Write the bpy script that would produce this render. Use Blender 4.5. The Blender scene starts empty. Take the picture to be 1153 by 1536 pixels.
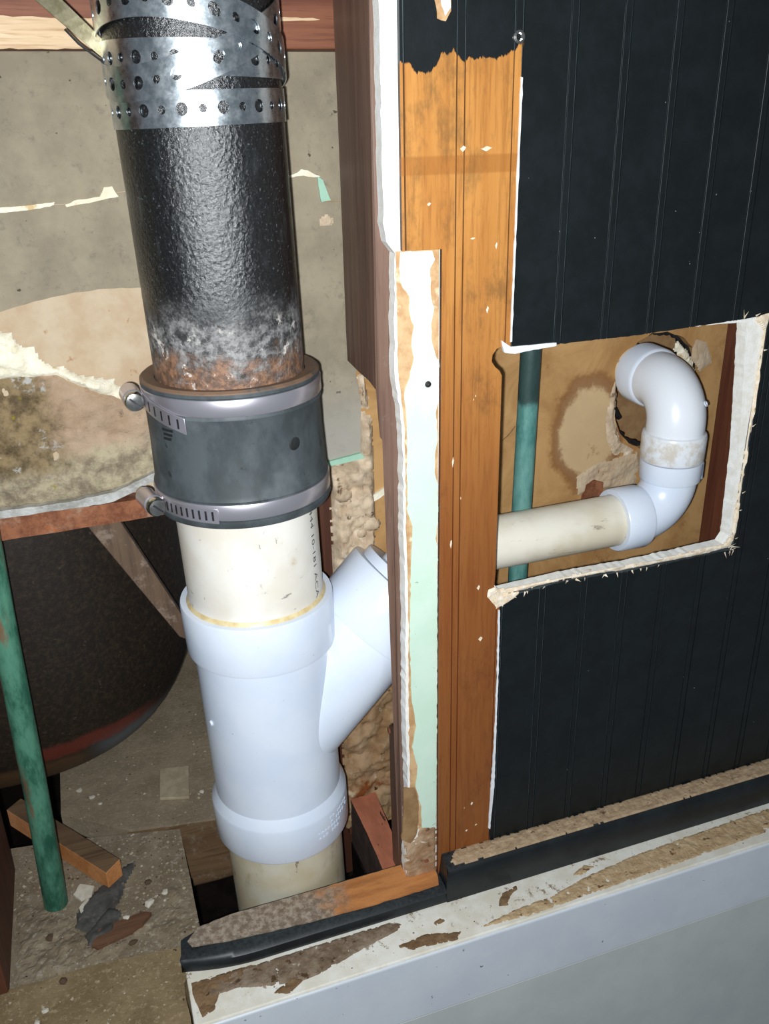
import bpy, bmesh, math, random
from mathutils import Vector, Matrix, noise
random.seed(7)
C = bpy.context.scene.collection
scn = bpy.context.scene
PI = math.pi
MM = 0.001

# ------------------------------------------------------------------ camera, light, exposure
cam_d = bpy.data.cameras.new('camera'); cam = bpy.data.objects.new('camera', cam_d); C.objects.link(cam)
F_PX, PITCH, YAW, ROLL = 1315.05, 0.41360, 0.32882, -0.02488
CAM = Vector((0, -600, 715))
_f = Vector((math.sin(YAW)*math.cos(PITCH), math.cos(YAW)*math.cos(PITCH), -math.sin(PITCH)))
_r = Vector((math.cos(YAW), -math.sin(YAW), 0)); _u = _r.cross(_f)
RIGHT = _r*math.cos(ROLL)+_u*math.sin(ROLL); UP = _u*math.cos(ROLL)-_r*math.sin(ROLL)
cam.matrix_world = Matrix(((RIGHT.x, UP.x, -_f.x, CAM.x*MM), (RIGHT.y, UP.y, -_f.y, CAM.y*MM), (RIGHT.z, UP.z, -_f.z, CAM.z*MM), (0, 0, 0, 1)))
cam_d.sensor_fit = 'AUTO'; cam_d.sensor_width = 36; cam_d.lens = 36*F_PX/1536
cam_d.clip_start = 0.01; cam_d.clip_end = 20
scn.camera = cam

w = bpy.data.worlds.new('room_light'); scn.world = w; w.use_nodes = True
w.node_tree.nodes['Background'].inputs[0].default_value = (0.80, 0.90, 1.0, 1)
w.node_tree.nodes['Background'].inputs[1].default_value = 0.18

ld = bpy.data.lights.new('phone_torch', 'AREA'); ld.shape = 'DISK'; ld.size = 0.010; ld.energy = 8.2; ld.color = (0.93, 0.97, 1.0)
lo = bpy.data.objects.new('phone_torch', ld); C.objects.link(lo)
lp = CAM - RIGHT*14 - UP*10
fwd_l = (_f + UP*0.16 - RIGHT*0.0).normalized()
lo.rotation_mode = 'QUATERNION'; lo.rotation_quaternion = fwd_l.to_track_quat('-Z', 'Y'); lo.location = lp*MM

vs = scn.view_settings
vs.view_transform = 'Standard'; vs.look = 'None'; vs.gamma = 1; vs.use_curve_mapping = False; vs.exposure = 0.0
scn.display_settings.display_device = 'sRGB'

# ------------------------------------------------------------------ material helpers
def lin(r, g, b):
    f = lambda c: (c/255/12.92) if c/255 <= 0.04045 else ((c/255+0.055)/1.055)**2.4
    return (f(r), f(g), f(b), 1)
class G:
    def __init__(s, name):
        s.m = bpy.data.materials.new(name); s.m.use_nodes = True; s.t = s.m.node_tree
        s.b = s.t.nodes['Principled BSDF']
        s.tc = s.t.nodes.new('ShaderNodeNewGeometry')
        sp = s.t.nodes.new('ShaderNodeSeparateXYZ'); s.t.links.new(s.tc.outputs['Position'], sp.inputs[0])
        s.x, s.y, s.z = sp.outputs
        s.tex = s.t.nodes.new('ShaderNodeTexCoord').outputs['Object']
    def set(s, inp, v):
        if isinstance(v, bpy.types.NodeSocket): s.t.links.new(v, inp)
        else: inp.default_value = v
    def coords(s, stretch, off):
        mp = s.t.nodes.new('ShaderNodeMapping'); s.t.links.new(s.tex, mp.inputs[0])
        mp.inputs['Scale'].default_value = stretch; mp.inputs['Location'].default_value = (off, off*0.7, off*1.3)
        return mp.outputs[0]
    def noise(s, scale, detail=5, rough=.6, stretch=(1, 1, 1), off=0.0, dist=0.0):
        n = s.t.nodes.new('ShaderNodeTexNoise'); s.t.links.new(s.coords(stretch, off), n.inputs['Vector'])
        n.inputs['Scale'].default_value = scale; n.inputs['Detail'].default_value = detail
        n.inputs['Roughness'].default_value = rough; n.inputs['Distortion'].default_value = dist
        return n.outputs[0]
    def vor(s, scale, off=0.0, stretch=(1, 1, 1)):
        n = s.t.nodes.new('ShaderNodeTexVoronoi'); s.t.links.new(s.coords(stretch, off), n.inputs['Vector'])
        n.inputs['Scale'].default_value = scale
        return n.outputs['Distance']
    def math(s, op, a, b=0.0):
        n = s.t.nodes.new('ShaderNodeMath'); n.operation = op; s.set(n.inputs[0], a); s.set(n.inputs[1], b)
        return n.outputs[0]
    def add(s, a, b): return s.math('ADD', a, b)
    def mul(s, a, b): return s.math('MULTIPLY', a, b)
    def step(s, v, lo, hi):
        n = s.t.nodes.new('ShaderNodeMapRange'); n.interpolation_type = 'SMOOTHSTEP'
        s.set(n.inputs[0], v); n.inputs[1].default_value = min(lo, hi); n.inputs[2].default_value = max(lo, hi)
        n.inputs[3].default_value = 0 if lo < hi else 1; n.inputs[4].default_value = 1 if lo < hi else 0
        return n.outputs[0]
    def mix(s, fac, a, b):
        n = s.t.nodes.new('ShaderNodeMix'); n.data_type = 'RGBA'
        s.set(n.inputs[0], fac); s.set(n.inputs[6], a); s.set(n.inputs[7], b)
        return n.outputs[2]
    def done(s, col, rough=.6, metal=0.0, bump=None, bs=.4, bd=.001, spec=.5, coat=0.0):
        s.set(s.b.inputs['Base Color'], col); s.set(s.b.inputs['Roughness'], rough); s.set(s.b.inputs['Metallic'], metal)
        s.b.inputs['Specular IOR Level'].default_value = spec; s.b.inputs['Coat Weight'].default_value = coat
        if bump is not None:
            n = s.t.nodes.new('ShaderNodeBump'); n.inputs['Strength'].default_value = bs; n.inputs['Distance'].default_value = bd
            s.t.links.new(bump, n.inputs['Height']); s.t.links.new(n.outputs[0], s.b.inputs['Normal'])
        return s.m
def plain(name, c1, c2, scale=60, rough=.6, bs=.3, bd=.0006, metal=0, spec=.5, stretch=(1, 1, 1), spots=(), bscale=None, coat=0.0, off=0.0):
    g = G(name); n = g.noise(scale, 6, .62, stretch, off)
    col = g.mix(g.step(n, .36, .64), lin(*c1), lin(*c2))
    for (c, sc, lo_, hi_) in spots:
        col = g.mix(g.step(g.noise(sc, 4, .6, stretch, off=sc*.013+1), lo_, hi_), col, lin(*c))
    bn = g.noise(bscale or scale*4, 5, .65, stretch, off+2)
    return g.done(col, rough, metal, bn, bs, bd, spec, coat)
def wood(name, c1, c2, c3, axis='z', rough=.6, scale=60, dust=None, spec=.4, dustlo=.52, dusthi=.66, off=0.0):
    st = {'x': (.05, 1, 1), 'y': (1, .05, 1), 'z': (1, 1, .05)}[axis]
    g = G(name)
    a = g.noise(scale, 6, .6, st, off, .6); b = g.noise(scale*6, 4, .6, st, off+3)
    col = g.mix(g.step(a, .34, .66), lin(*c1), lin(*c2)); col = g.mix(g.mul(g.step(b, .48, .7), .55), col, lin(*c3))
    if dust: col = g.mix(g.step(g.noise(45, 8, .75, off=off+5), dustlo, dusthi), col, lin(*dust))
    return g.done(col, rough, 0, g.add(a, b), .35, .0006, spec)

M = {}
# white PVC of the fittings and aged cream PVC of the pipes
def pvc(name, c1, c2, spots, rough=.28):
    g = G(name)
    col = g.mix(g.step(g.noise(18, 4, .5), .4, .65), lin(*c1), lin(*c2))
    for (c, sc, lo_, hi_, st) in spots: col = g.mix(g.mul(g.step(g.noise(sc, 5, .7, st, off=sc*.01), lo_, hi_), .75), col, lin(*c))
    return g.done(col, rough, 0, g.noise(35, 3), .03, .001, .5)
M['pvc_white'] = pvc('white_pvc', (216, 224, 236), (208, 218, 233), [((140, 138, 134), 230, .685, .72, (1, 1, 1))])
M['pvc_cream'] = pvc('cream_pvc', (226, 222, 213), (216, 208, 194), [((190, 165, 130), 30, .60, .78, (1, 1, 1)), ((70, 66, 60), 130, .655, .70, (1, 1, .35)), ((110, 104, 96), 70, .64, .70, (.4, .4, 1.6))], .4)
M['pvc_low'] = pvc('aged_pvc', (205, 200, 182), (190, 178, 148), [((120, 100, 60), 24, .58, .75, (1, 1, .5)), ((90, 60, 40), 110, .65, .70, (1, 1, .3))], .38)
M['pvc_drain'] = pvc('drain_pvc', (226, 220, 205), (210, 200, 178), [((110, 100, 88), 120, .62, .70, (.25, 1, 1)), ((175, 155, 120), 40, .6, .8, (.4, 1, 1))], .35)
g = G('stained_white_pvc')   # elbow socket carrying old brown primer in a ring
zz = g.add(g.z, g.mul(g.noise(60, 5), .012))
ring = g.mul(g.step(zz, .414, .420), g.step(zz, .448, .440))
col = g.mix(g.mul(ring, g.mul(g.step(g.noise(70, 6, .7), .40, .64), .75)), lin(226, 230, 236), lin(196, 184, 162))
M['pvc_stained'] = g.done(col, .25, 0, g.noise(40, 3), .03, .001)
M['pvc_glue'] = plain('glue_squeeze', (196, 172, 120), (214, 198, 156), 90, .4)

# cast iron with rust and pale oxide at its cut end
g = G('cast_iron')
zz = g.add(g.z, g.mul(g.add(g.noise(28, 7, .7), -.5), .075))
fine = g.noise(650, 4, .7); mid = g.noise(90, 6, .65, (1, 1, .35))
col = g.mix(g.step(fine, .45, .7), lin(9, 10, 11), lin(26, 28, 30))
col = g.mix(g.mul(g.step(mid, .55, .76), .5), col, lin(64, 68, 70))
col = g.mix(g.mul(g.step(g.noise(500, 3, .6, off=31), .60, .72), .55), col, lin(104, 110, 114))  # grey flecks painted in to imitate sparkle on the iron's grain
oxide = g.mul(g.mul(g.step(zz, .612, .580), .8), g.step(g.noise(110, 7, .75), .40, .66))
col = g.mix(oxide, col, lin(156, 154, 152))
rust = g.mul(g.step(zz, .574, .558), g.step(g.noise(50, 5, .7, off=17), .30, .50))
col = g.mix(rust, col, g.mix(g.step(g.noise(160, 6, .7, off=4), .4, .62), lin(84, 58, 40), lin(136, 96, 66)))
col = g.mix(g.mul(g.step(g.noise(70, 6, .7, off=9), .58, .66), g.step(zz, .60, .575)), col, lin(205, 198, 190))
rg = g.add(g.mul(g.step(zz, .62, .585), .40), .27)
M['iron'] = g.done(col, rg, .0, g.add(g.mul(g.noise(480, 4, .7), 1.0), g.mul(g.vor(280), .5)), .62, .0011, 1.0)

g = G('rubber')
n = g.noise(30, 6, .65, (1, 1, .6))
col = g.mix(g.step(n, .38, .66), lin(54, 60, 62), lin(74, 81, 84))
col = g.mix(g.mul(g.step(g.noise(55, 6, .7, off=3), .60, .70), .8), col, lin(28, 31, 32))
col = g.mix(g.mul(g.step(g.noise(20, 3, .6, off=6), .56, .7), .35), col, lin(110, 116, 118))
nr_ = g.t.nodes.new('ShaderNodeSeparateXYZ'); g.t.links.new(g.tc.outputs['Normal'], nr_.inputs[0])
flange = g.mul(g.step(g.z, .5445, .5455), g.step(g.noise(60, 6, .7, off=8), .28, .56))
col = g.mix(g.mul(flange, .85), col, lin(122, 94, 72))      # rust fallen on the top flange
M['rubber'] = g.done(col, .55, 0, g.noise(300, 3), .06, .0005, .4)
M['rubber_dark'] = plain('dark_rubber', (20, 22, 22), (32, 34, 34), 100, .6)
g = G('stainless_band'); M['steel'] = g.done(lin(214, 210, 218), .31, .86, g.noise(60, 4, .6, (.15, .15, 4)), .05, .0004)
M['steel_dark'] = plain('slot_shadowed_steel', (60, 58, 62), (84, 80, 86), 300, .4, metal=.8)
M['chrome'] = plain('screw_steel', (190, 188, 182), (214, 212, 206), 200, .2, .15, .0003, 1.0)
g = G('galvanised_steel')
sp = g.vor(110); n = g.noise(140, 5, .65)
col = g.mix(g.step(n, .35, .7), lin(196, 206, 212), lin(236, 242, 246))
M['galv'] = g.done(col, g.add(g.mul(n, .26), .16), 1.0, g.noise(160, 4), .12, .0006)
M['galv_dull'] = plain('dull_strap', (120, 112, 84), (150, 142, 116), 120, .45, .2, .0005, .7)

# panelling: bare orange wood where a trim used to sit, black paint elsewhere
PAINT_TOP = [(.200, .7535), (.229, .753), (.235, .747), (.243, .7475), (.249, .751), (.252, .758), (.261, .7595), (.268, .7545), (.278, .756), (.293, .7555), (.300, .758), (.305, .760), (.312, .766), (.33, .766)]
def panel_material(name, black1, black2, o1, o2, o3, rough_o=.45):
    g = G(name)
    cr = g.t.nodes.new('ShaderNodeFloatCurve'); cm = cr.mapping; c = cm.curves[0]
    nx = g.step(g.x, .20, .33)
    n_ = g.t.nodes.new('ShaderNodeMapRange'); g.set(n_.inputs[0], g.x); n_.inputs[1].default_value = .20; n_.inputs[2].default_value = .33
    pts = [((x-.20)/.13, (z-.70)/.1) for x, z in PAINT_TOP]
    c.points[0].location = pts[0]; c.points[1].location = pts[-1]
    for p in pts[1:-1]: c.points.new(*p)
    for p in c.points: p.handle_type = 'VECTOR'
    cm.update(); g.t.links.new(n_.outputs[0], cr.inputs['Value'])
    ztop = g.add(g.mul(cr.outputs[0], .1), .70)
    rag = g.mul(g.add(g.noise(260, 5, .7, (1, 1, .22)), -.5), .010)
    below = g.step(g.math('SUBTRACT', g.add(g.z, rag), ztop), .0006, -.0006)
    xr = g.add(g.add(g.mul(g.z, .0085), .3057), g.mul(g.add(g.noise(90, 4), -.5), .0025))
    left = g.step(g.math('SUBTRACT', g.x, xr), .0004, -.0004)
    low = g.step(g.x, .30, .302)
    mask = g.mul(below, left)
    a = g.noise(75, 6, .6, (1, 1, .045), .0, .5); b = g.noise(420, 4, .6, (1, 1, .06), 2)
    wd = g.mix(g.step(a, .32, .68), lin(*o1), lin(*o2)); wd = g.mix(g.mul(g.step(b, .46, .7), .5), wd, lin(*o3))
    wd = g.mix(g.mul(g.step(g.noise(26, 7, .75, (1, 1, .5), 4), .50, .66), .5), wd, lin(96, 74, 44))
    wd = g.mix(g.mul(g.step(g.z, .72, .34), .74), wd, lin(104, 48, 22))         # redder and darker downward, torch falloff painted into the wood colour
    band = g.mul(g.step(g.z, .683, .685), g.step(g.z, .697, .695))              # darker band left by a former rail
    wd = g.mix(g.mul(band, .45), wd, lin(142, 84, 30))
    wd = g.mix(g.step(g.noise(75, 3, .5, (1, 1, .5), 8), .735, .745), wd, lin(226, 190, 150))
    bk = g.mix(g.step(g.noise(40, 6, .65), .35, .7), lin(*black1), lin(*black2))
    bk = g.mix(g.step(g.noise(170, 3, .5, off=5), .755, .775), bk, lin(130, 140, 146))
    col = g.mix(mask, bk, wd)
    bmp = g.add(g.mul(g.noise(500, 3, .6, (1, 1, .2)), .7), g.mul(g.noise(180, 3), .5))
    return g.done(col, g.add(g.mul(mask, .02), .46), 0, bmp, .14, .0005, .32)
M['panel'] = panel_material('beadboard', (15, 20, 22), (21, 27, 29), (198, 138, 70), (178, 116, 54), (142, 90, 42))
M['groove'] = panel_material('groove_bottom', (70, 80, 84), (40, 48, 52), (70, 48, 26), (56, 38, 20), (40, 28, 16))
M['gypsum'] = plain('gypsum_core', (242, 241, 236), (232, 228, 218), 130, .85, .35, .0008, spots=[((206, 180, 150), 90, .68, .78)])
M['splinter'] = plain('torn_fibres', (238, 226, 206), (222, 200, 168), 200, .85, .5, .001)
g = G('mint_paint')
col = g.mix(g.step(g.noise(30, 5), .35, .7), lin(200, 225, 204), lin(208, 230, 212))
wear_glare = g.mul(g.step(g.add(g.z, g.mul(g.add(g.noise(40, 6, .7), -.5), .16)), .50, .57), 1.0)
col = g.mix(wear_glare, col, lin(238, 242, 226))  # upper part whitened: paint wear plus painted-in torch glare
col = g.mix(g.mul(g.step(g.noise(220, 3, .5, off=3), .72, .76), .7), col, lin(120, 140, 120))
M['mint'] = g.done(col, .55, 0, g.noise(220, 4), .08, .0005)
M['mint_plain'] = plain('mint_flap_paint', (150, 190, 166), (160, 198, 174), 40, .6)
M['paper'] = plain('torn_paper', (206, 172, 128), (182, 140, 96), 70, .85, .4, .0008, spots=[((232, 214, 180), 50, .6, .72)])
M['paper_low'] = plain('dirty_paper', (156, 124, 84), (136, 102, 66), 50, .9, .5, .001)
M['dirty_plaster'] = plain('dirty_plaster', (150, 116, 84), (186, 158, 128), 55, .9, .6, .0015, spots=[((96, 60, 40), 60, .58, .72), ((216, 200, 176), 80, .62, .72)])
M['caulk'] = plain('white_caulk', (232, 234, 236), (214, 216, 220), 140, .6)

# timber
M['stud'] = wood('brown_stud', (118, 92, 78), (98, 74, 62), (76, 54, 44), 'z', .42, 45, dust=(150, 138, 134), dustlo=.60, dusthi=.82, spec=.5)
M['stud_red'] = wood('red_stud', (112, 66, 44), (92, 50, 34), (72, 38, 28), 'z', .6, 45)
M['stud_dark'] = wood('dark_stud', (92, 54, 36), (70, 40, 28), (48, 28, 20), 'z', .6, 45)
M['plate_red'] = wood('red_plate', (132, 82, 58), (104, 58, 40), (76, 42, 30), 'x', .6, 70, spec=.3)
M['plate_pale'] = wood('pale_plate', (222, 198, 164), (196, 164, 126), (160, 120, 84), 'x', .7, 60, dust=(196, 180, 120), dustlo=.60, dusthi=.7, spec=.2)
M['cleat'] = plain('terracotta_timber', (182, 112, 84), (160, 96, 70), 60, .8, .5, .001, spots=[((70, 44, 34), 120, .63, .68), ((120, 88, 72), 30, .55, .7)], stretch=(1, .3, 1))
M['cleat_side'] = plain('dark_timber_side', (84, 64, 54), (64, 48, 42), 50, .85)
M['stick_top'] = wood('dusty_stick', (116, 92, 66), (92, 70, 50), (66, 50, 36), 'x', .8, 60)
M['stick_cut'] = wood('fresh_stick', (206, 142, 88), (188, 122, 70), (160, 98, 54), 'x', .6, 60)
M['brace'] = wood('brown_brace', (104, 84, 66), (86, 66, 52), (66, 50, 40), 'z', .6, 40, dust=(130, 112, 98))
M['plank'] = wood('plank_edge', (118, 92, 64), (96, 72, 50), (66, 48, 34), 'x', .8, 40, dust=(132, 116, 96))

# old wall behind the pipes
g = G('grey_board')
a = g.noise(22, 7, .65); b = g.noise(110, 6, .7)
col = g.mix(g.step(a, .36, .66), lin(134, 124, 106), lin(152, 141, 120))
col = g.mix(g.mul(g.step(b, .54, .72), .5), col, lin(104, 98, 86))
col = g.mix(g.step(g.noise(95, 3, .5, off=4), .735, .75), col, lin(80, 72, 60))
lowr = g.mul(g.step(g.z, .53, .44), g.step(g.x, .12, .14))
col = g.mix(g.mul(lowr, .6), col, lin(168, 166, 160))
M['grey_board'] = g.done(col, .85, 0, g.noise(160, 6, .7), .35, .0008, .2)
M['tan_paper'] = plain('tan_paper', (192, 174, 148), (180, 156, 128), 26, .85, .3, .0006, spots=[((164, 128, 92), 90, .66, .74)], spec=.2)
M['white_torn'] = plain('torn_white', (238, 232, 212), (226, 216, 188), 80, .85, .7, .0015, spots=[((206, 178, 130), 60, .60, .70)])
g = G('mortar_bed')
base = g.mix(g.step(g.noise(30, 6, .65), .35, .65), lin(196, 170, 144), lin(180, 152, 124))
lowm = g.step(g.add(g.z, g.mul(g.add(g.noise(26, 6, .7), -.5), .05)), .478, .462)
base = g.mix(lowm, base, g.mix(g.step(g.noise(60, 7, .72, off=2), .36, .64), lin(196, 182, 152), lin(138, 124, 104)))
leftm = g.step(g.add(g.x, g.mul(g.add(g.noise(30, 6, .7, off=7), -.5), .06)), -.022, -.040)
upm = g.step(g.add(g.z, g.mul(g.add(g.noise(30, 6, .7, off=12), -.5), .03)), .448, .462)
dark = g.mix(g.step(g.noise(55, 7, .75, off=3), .34, .62), lin(84, 70, 48), lin(158, 136, 100))
dark = g.mix(g.step(g.noise(48, 5, .7, off=21), .58, .68), dark, lin(196, 196, 190))
base = g.mix(g.mul(g.mul(leftm, upm), .92), base, dark)
base = g.mix(g.mul(leftm, g.step(g.noise(42, 4, .6, off=31), .64, .70)), base, lin(150, 136, 40))
base = g.mix(g.mul(g.step(g.noise(80, 6, .7, off=14), .60, .70), .6), base, lin(110, 92, 70))
M['bed'] = g.done(base, .9, 0, g.noise(110, 8, .78), 1.0, .003, .2)
M['mortar'] = plain('lumpy_mortar', (206, 186, 160), (176, 154, 128), 60, .9, .6, .0015, spots=[((110, 90, 72), 110, .60, .70), ((226, 214, 196), 60, .62, .74)], spec=.2)
M['mortar_low'] = plain('stained_mortar', (168, 140, 108), (140, 108, 74), 40, .9, .6, .0015, spots=[((120, 66, 30), 30, .58, .70), ((196, 178, 150), 70, .60, .72), ((70, 52, 36), 90, .64, .72)], spec=.2)
g = G('brown_paper')
a = g.noise(14, 7, .68, dist=.8)
col = g.mix(g.step(a, .36, .64), lin(186, 146, 96), lin(160, 120, 74))
dx = g.math('SUBTRACT', g.x, .482); dz = g.math('SUBTRACT', g.z, .42)
rr = g.math('SQRT', g.add(g.mul(dx, dx), g.mul(g.mul(dz, dz), .45)))
rr = g.add(rr, g.mul(g.add(g.noise(30, 6, .7, off=5), -.5), .03))
col = g.mix(g.mul(g.step(rr, .044, .036), .7), col, lin(200, 176, 138))
ringm = g.mul(g.step(rr, .030, .036), g.step(rr, .047, .040))
col = g.mix(g.mul(ringm, .75), col, lin(120, 74, 34))
col = g.mix(g.mul(g.step(g.noise(28, 6, .7, off=9), .60, .70), .7), col, lin(128, 88, 48))
M['brown_paper'] = g.done(col, .8, 0, g.noise(90, 6, .7), .25, .0008, .25)
g = G('rusty_iron')
col = g.mix(g.step(g.noise(60, 7, .75), .36, .62), lin(112, 68, 48), lin(150, 98, 70))
col = g.mix(g.mul(g.step(g.noise(30, 6, .7, off=3), .52, .66), .8), col, lin(160, 132, 110))
col = g.mix(g.mul(g.step(g.noise(70, 6, .7, off=8), .62, .70), .7), col, lin(170, 90, 40))
M['rust'] = g.done(col, .85, 0, g.noise(140, 7, .75), .7, .0015, .2)
M['flashing'] = plain('grey_flashing', (150, 148, 140), (196, 196, 192), 60, .5, .5, .001, .3)
g = G('tub_underside')
col = g.mix(g.step(g.noise(200, 6, .75), .42, .7), lin(30, 23, 17), lin(52, 41, 30))
col = g.mix(g.mul(g.step(g.noise(110, 4, .6, off=3), .66, .74), .6), col, lin(84, 70, 52))
zz = g.add(g.z, g.mul(g.add(g.noise(18, 5, .6), -.5), .03))
grey = g.mul(g.step(zz, .135, .105), g.step(g.x, -.07, -.03))
col = g.mix(g.mul(grey, .9), col, lin(98, 104, 108))
redm = g.mul(g.mul(g.step(zz, .116, .122), g.step(zz, .146, .134)), g.mul(g.step(g.x, -.13, -.10), g.step(g.x, .03, -.02)))
col = g.mix(g.mul(redm, .6), col, lin(120, 50, 38))
leftr = g.mul(g.step(zz, .123, .108), g.step(g.x, -.05, -.075))
col = g.mix(g.mul(leftr, .7), col, lin(96, 70, 44))
M['tub'] = g.done(col, .55, 0, g.noise(260, 5, .7), .4, .0008, .4)

# floors and dirt
def dusty(name, c1, c2, c3, off=0.0):
    g = G(name)
    col = g.mix(g.step(g.noise(24, 7, .7, off=off), .36, .64), lin(*c1), lin(*c2))
    col = g.mix(g.mul(g.step(g.noise(190, 6, .75, off=off+2), .52, .66), .8), col, lin(*c3))
    col = g.mix(g.step(g.noise(240, 3, .5, off=off+6), .70, .74), col, lin(60, 48, 36))
    col = g.mix(g.step(g.noise(130, 3, .5, off=off+9), .725, .745), col, lin(214, 208, 192))
    return g.done(col, .95, 0, g.noise(230, 7, .8, off=off), .8, .002, .15)
M['dust_board'] = dusty('dusty_board', (152, 138, 116), (130, 115, 94), (182, 172, 154))
M['dust_floor'] = dusty('dusty_floor', (152, 132, 100), (130, 111, 82), (178, 160, 128), 11)
M['dust_slab'] = dusty('dusty_slab', (160, 144, 120), (140, 126, 104), (174, 160, 136), 23)
M['paver'] = plain('pale_tile', (176, 162, 136), (158, 144, 118), 90, .95, .5)
M['board_edge'] = plain('board_edge', (140, 116, 84), (116, 92, 64), 60, .9, .5)
M['soil'] = plain('dark_soil', (34, 28, 24), (22, 18, 16), 30, 1, .6, .003, spec=.05)
M['tar'] = plain('tar_paper', (84, 82, 78), (60, 58, 55), 60, .9, .6, .0015, spots=[((118, 110, 98), 80, .56, .68)])
M['chip'] = wood('wood_chip', (110, 78, 56), (92, 62, 44), (66, 44, 32), 'x', .9, 60)
M['grit'] = plain('pale_grit', (176, 164, 142), (150, 136, 112), 200, .95, .4)
M['crumb'] = plain('plaster_crumb', (214, 208, 192), (196, 188, 170), 200, .9, .4)
M['crumb_brown'] = plain('brown_crumb', (96, 76, 56), (76, 58, 42), 200, .95, .4)
M['bb_black'] = None
g = G('black_baseboard')
n = g.noise(260, 5, .7)
col = g.mix(g.step(g.noise(40, 5), .35, .7), lin(19, 24, 27), lin(28, 34, 37))
nrm = g.t.nodes.new('ShaderNodeSeparateXYZ'); g.t.links.new(g.tc.outputs['Normal'], nrm.inputs[0])
up = g.add(nrm.outputs[2], g.mul(g.add(n, -.5), .9))
col = g.mix(g.mul(g.step(up, .80, 1.1), .10), col, lin(120, 126, 128))
M['bb_black'] = g.done(col, .42, 0, n, .12, .0005, .4)
M['bb_dust'] = plain('settled_dust', (184, 160, 130), (160, 136, 108), 120, .95, .6, .001, spots=[((96, 76, 58), 150, .64, .70)], spec=.1)
g = G('raw_baseboard_top')
col = g.mix(g.step(g.noise(80, 6, .7, (.2, 1, 1)), .36, .64), lin(196, 132, 78), lin(166, 108, 64))
d = g.step(g.add(g.x, g.mul(g.add(g.noise(40, 6, .7), -.5), .12)), .165, .125)
col = g.mix(d, col, g.mix(g.step(g.noise(170, 6, .75), .40, .64), lin(120, 104, 88), lin(168, 154, 138)))
M['bb_raw'] = g.done(col, .9, 0, g.noise(200, 6, .7), .5, .001, .15)
g = G('white_ledge_paint')
col = g.mix(g.step(g.noise(14, 4), .35, .7), lin(214, 220, 226), lin(206, 212, 220))
col = g.mix(g.step(g.noise(130, 3, .6, off=3), .715, .735), col, lin(120, 122, 122))
M['ledge'] = g.done(col, .35, 0, g.noise(30, 3), .03, .001, .5)
g = G('ledge_top_paint')
col = g.mix(g.step(g.noise(30, 6, .7), .38, .62), lin(232, 230, 220), lin(218, 212, 196))
col = g.mix(g.mul(g.step(g.noise(75, 7, .78, off=4), .57, .63), g.step(g.y, -.060, -.052)), col, lin(150, 132, 110))
M['ledge_top'] = g.done(col, .6, 0, g.noise(90, 6, .7), .3, .0008, .3)
M['ledge_low'] = plain('lower_fascia', (204, 208, 204), (196, 200, 198), 14, .4, .05, .0005)
M['dirt_tan'] = plain('tan_dirt', (196, 172, 136), (178, 150, 114), 90, .95, .7, .0015, spots=[((112, 84, 58), 140, .62, .68), ((206, 190, 160), 70, .62, .7)], spec=.1)
M['dirt_grey'] = plain('grey_dirt', (142, 126, 108), (116, 98, 80), 80, .95, .7, .0015, spots=[((84, 64, 46), 110, .58, .66), ((190, 178, 160), 90, .62, .7)], spec=.1)
M['dirt_brown'] = plain('brown_dirt', (112, 88, 64), (136, 110, 82), 80, .95, .7, .0015, spec=.1)
def copper_mat(name, g1, g2, cu, lo_, hi_, darkz=None):
    g = G(name)
    col = g.mix(g.step(g.noise(46, 6, .7, (1, 1, .35)), .36, .62), lin(*g1), lin(*g2))
    col = g.mix(g.step(g.noise(30, 5, .65, (1, 1, .22), 4), lo_, hi_), col, lin(*cu))
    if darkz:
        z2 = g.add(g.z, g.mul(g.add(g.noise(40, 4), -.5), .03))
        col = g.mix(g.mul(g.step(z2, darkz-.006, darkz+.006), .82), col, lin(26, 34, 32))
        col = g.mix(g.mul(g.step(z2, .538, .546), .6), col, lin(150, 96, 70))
    return g.done(col, .55, .1, g.noise(120, 5, .7), .35, .0008, .4)
M['verdigris'] = copper_mat('verdigris', (32, 84, 66), (84, 138, 114), (122, 84, 60), .50, .62)
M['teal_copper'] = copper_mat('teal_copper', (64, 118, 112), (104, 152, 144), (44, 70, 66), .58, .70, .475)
M['black_iron'] = plain('black_iron', (18, 18, 20), (34, 34, 36), 120, .5)
M['ink'] = plain('faded_ink', (52, 58, 56), (88, 92, 88), 240, .7, .05)

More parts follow.
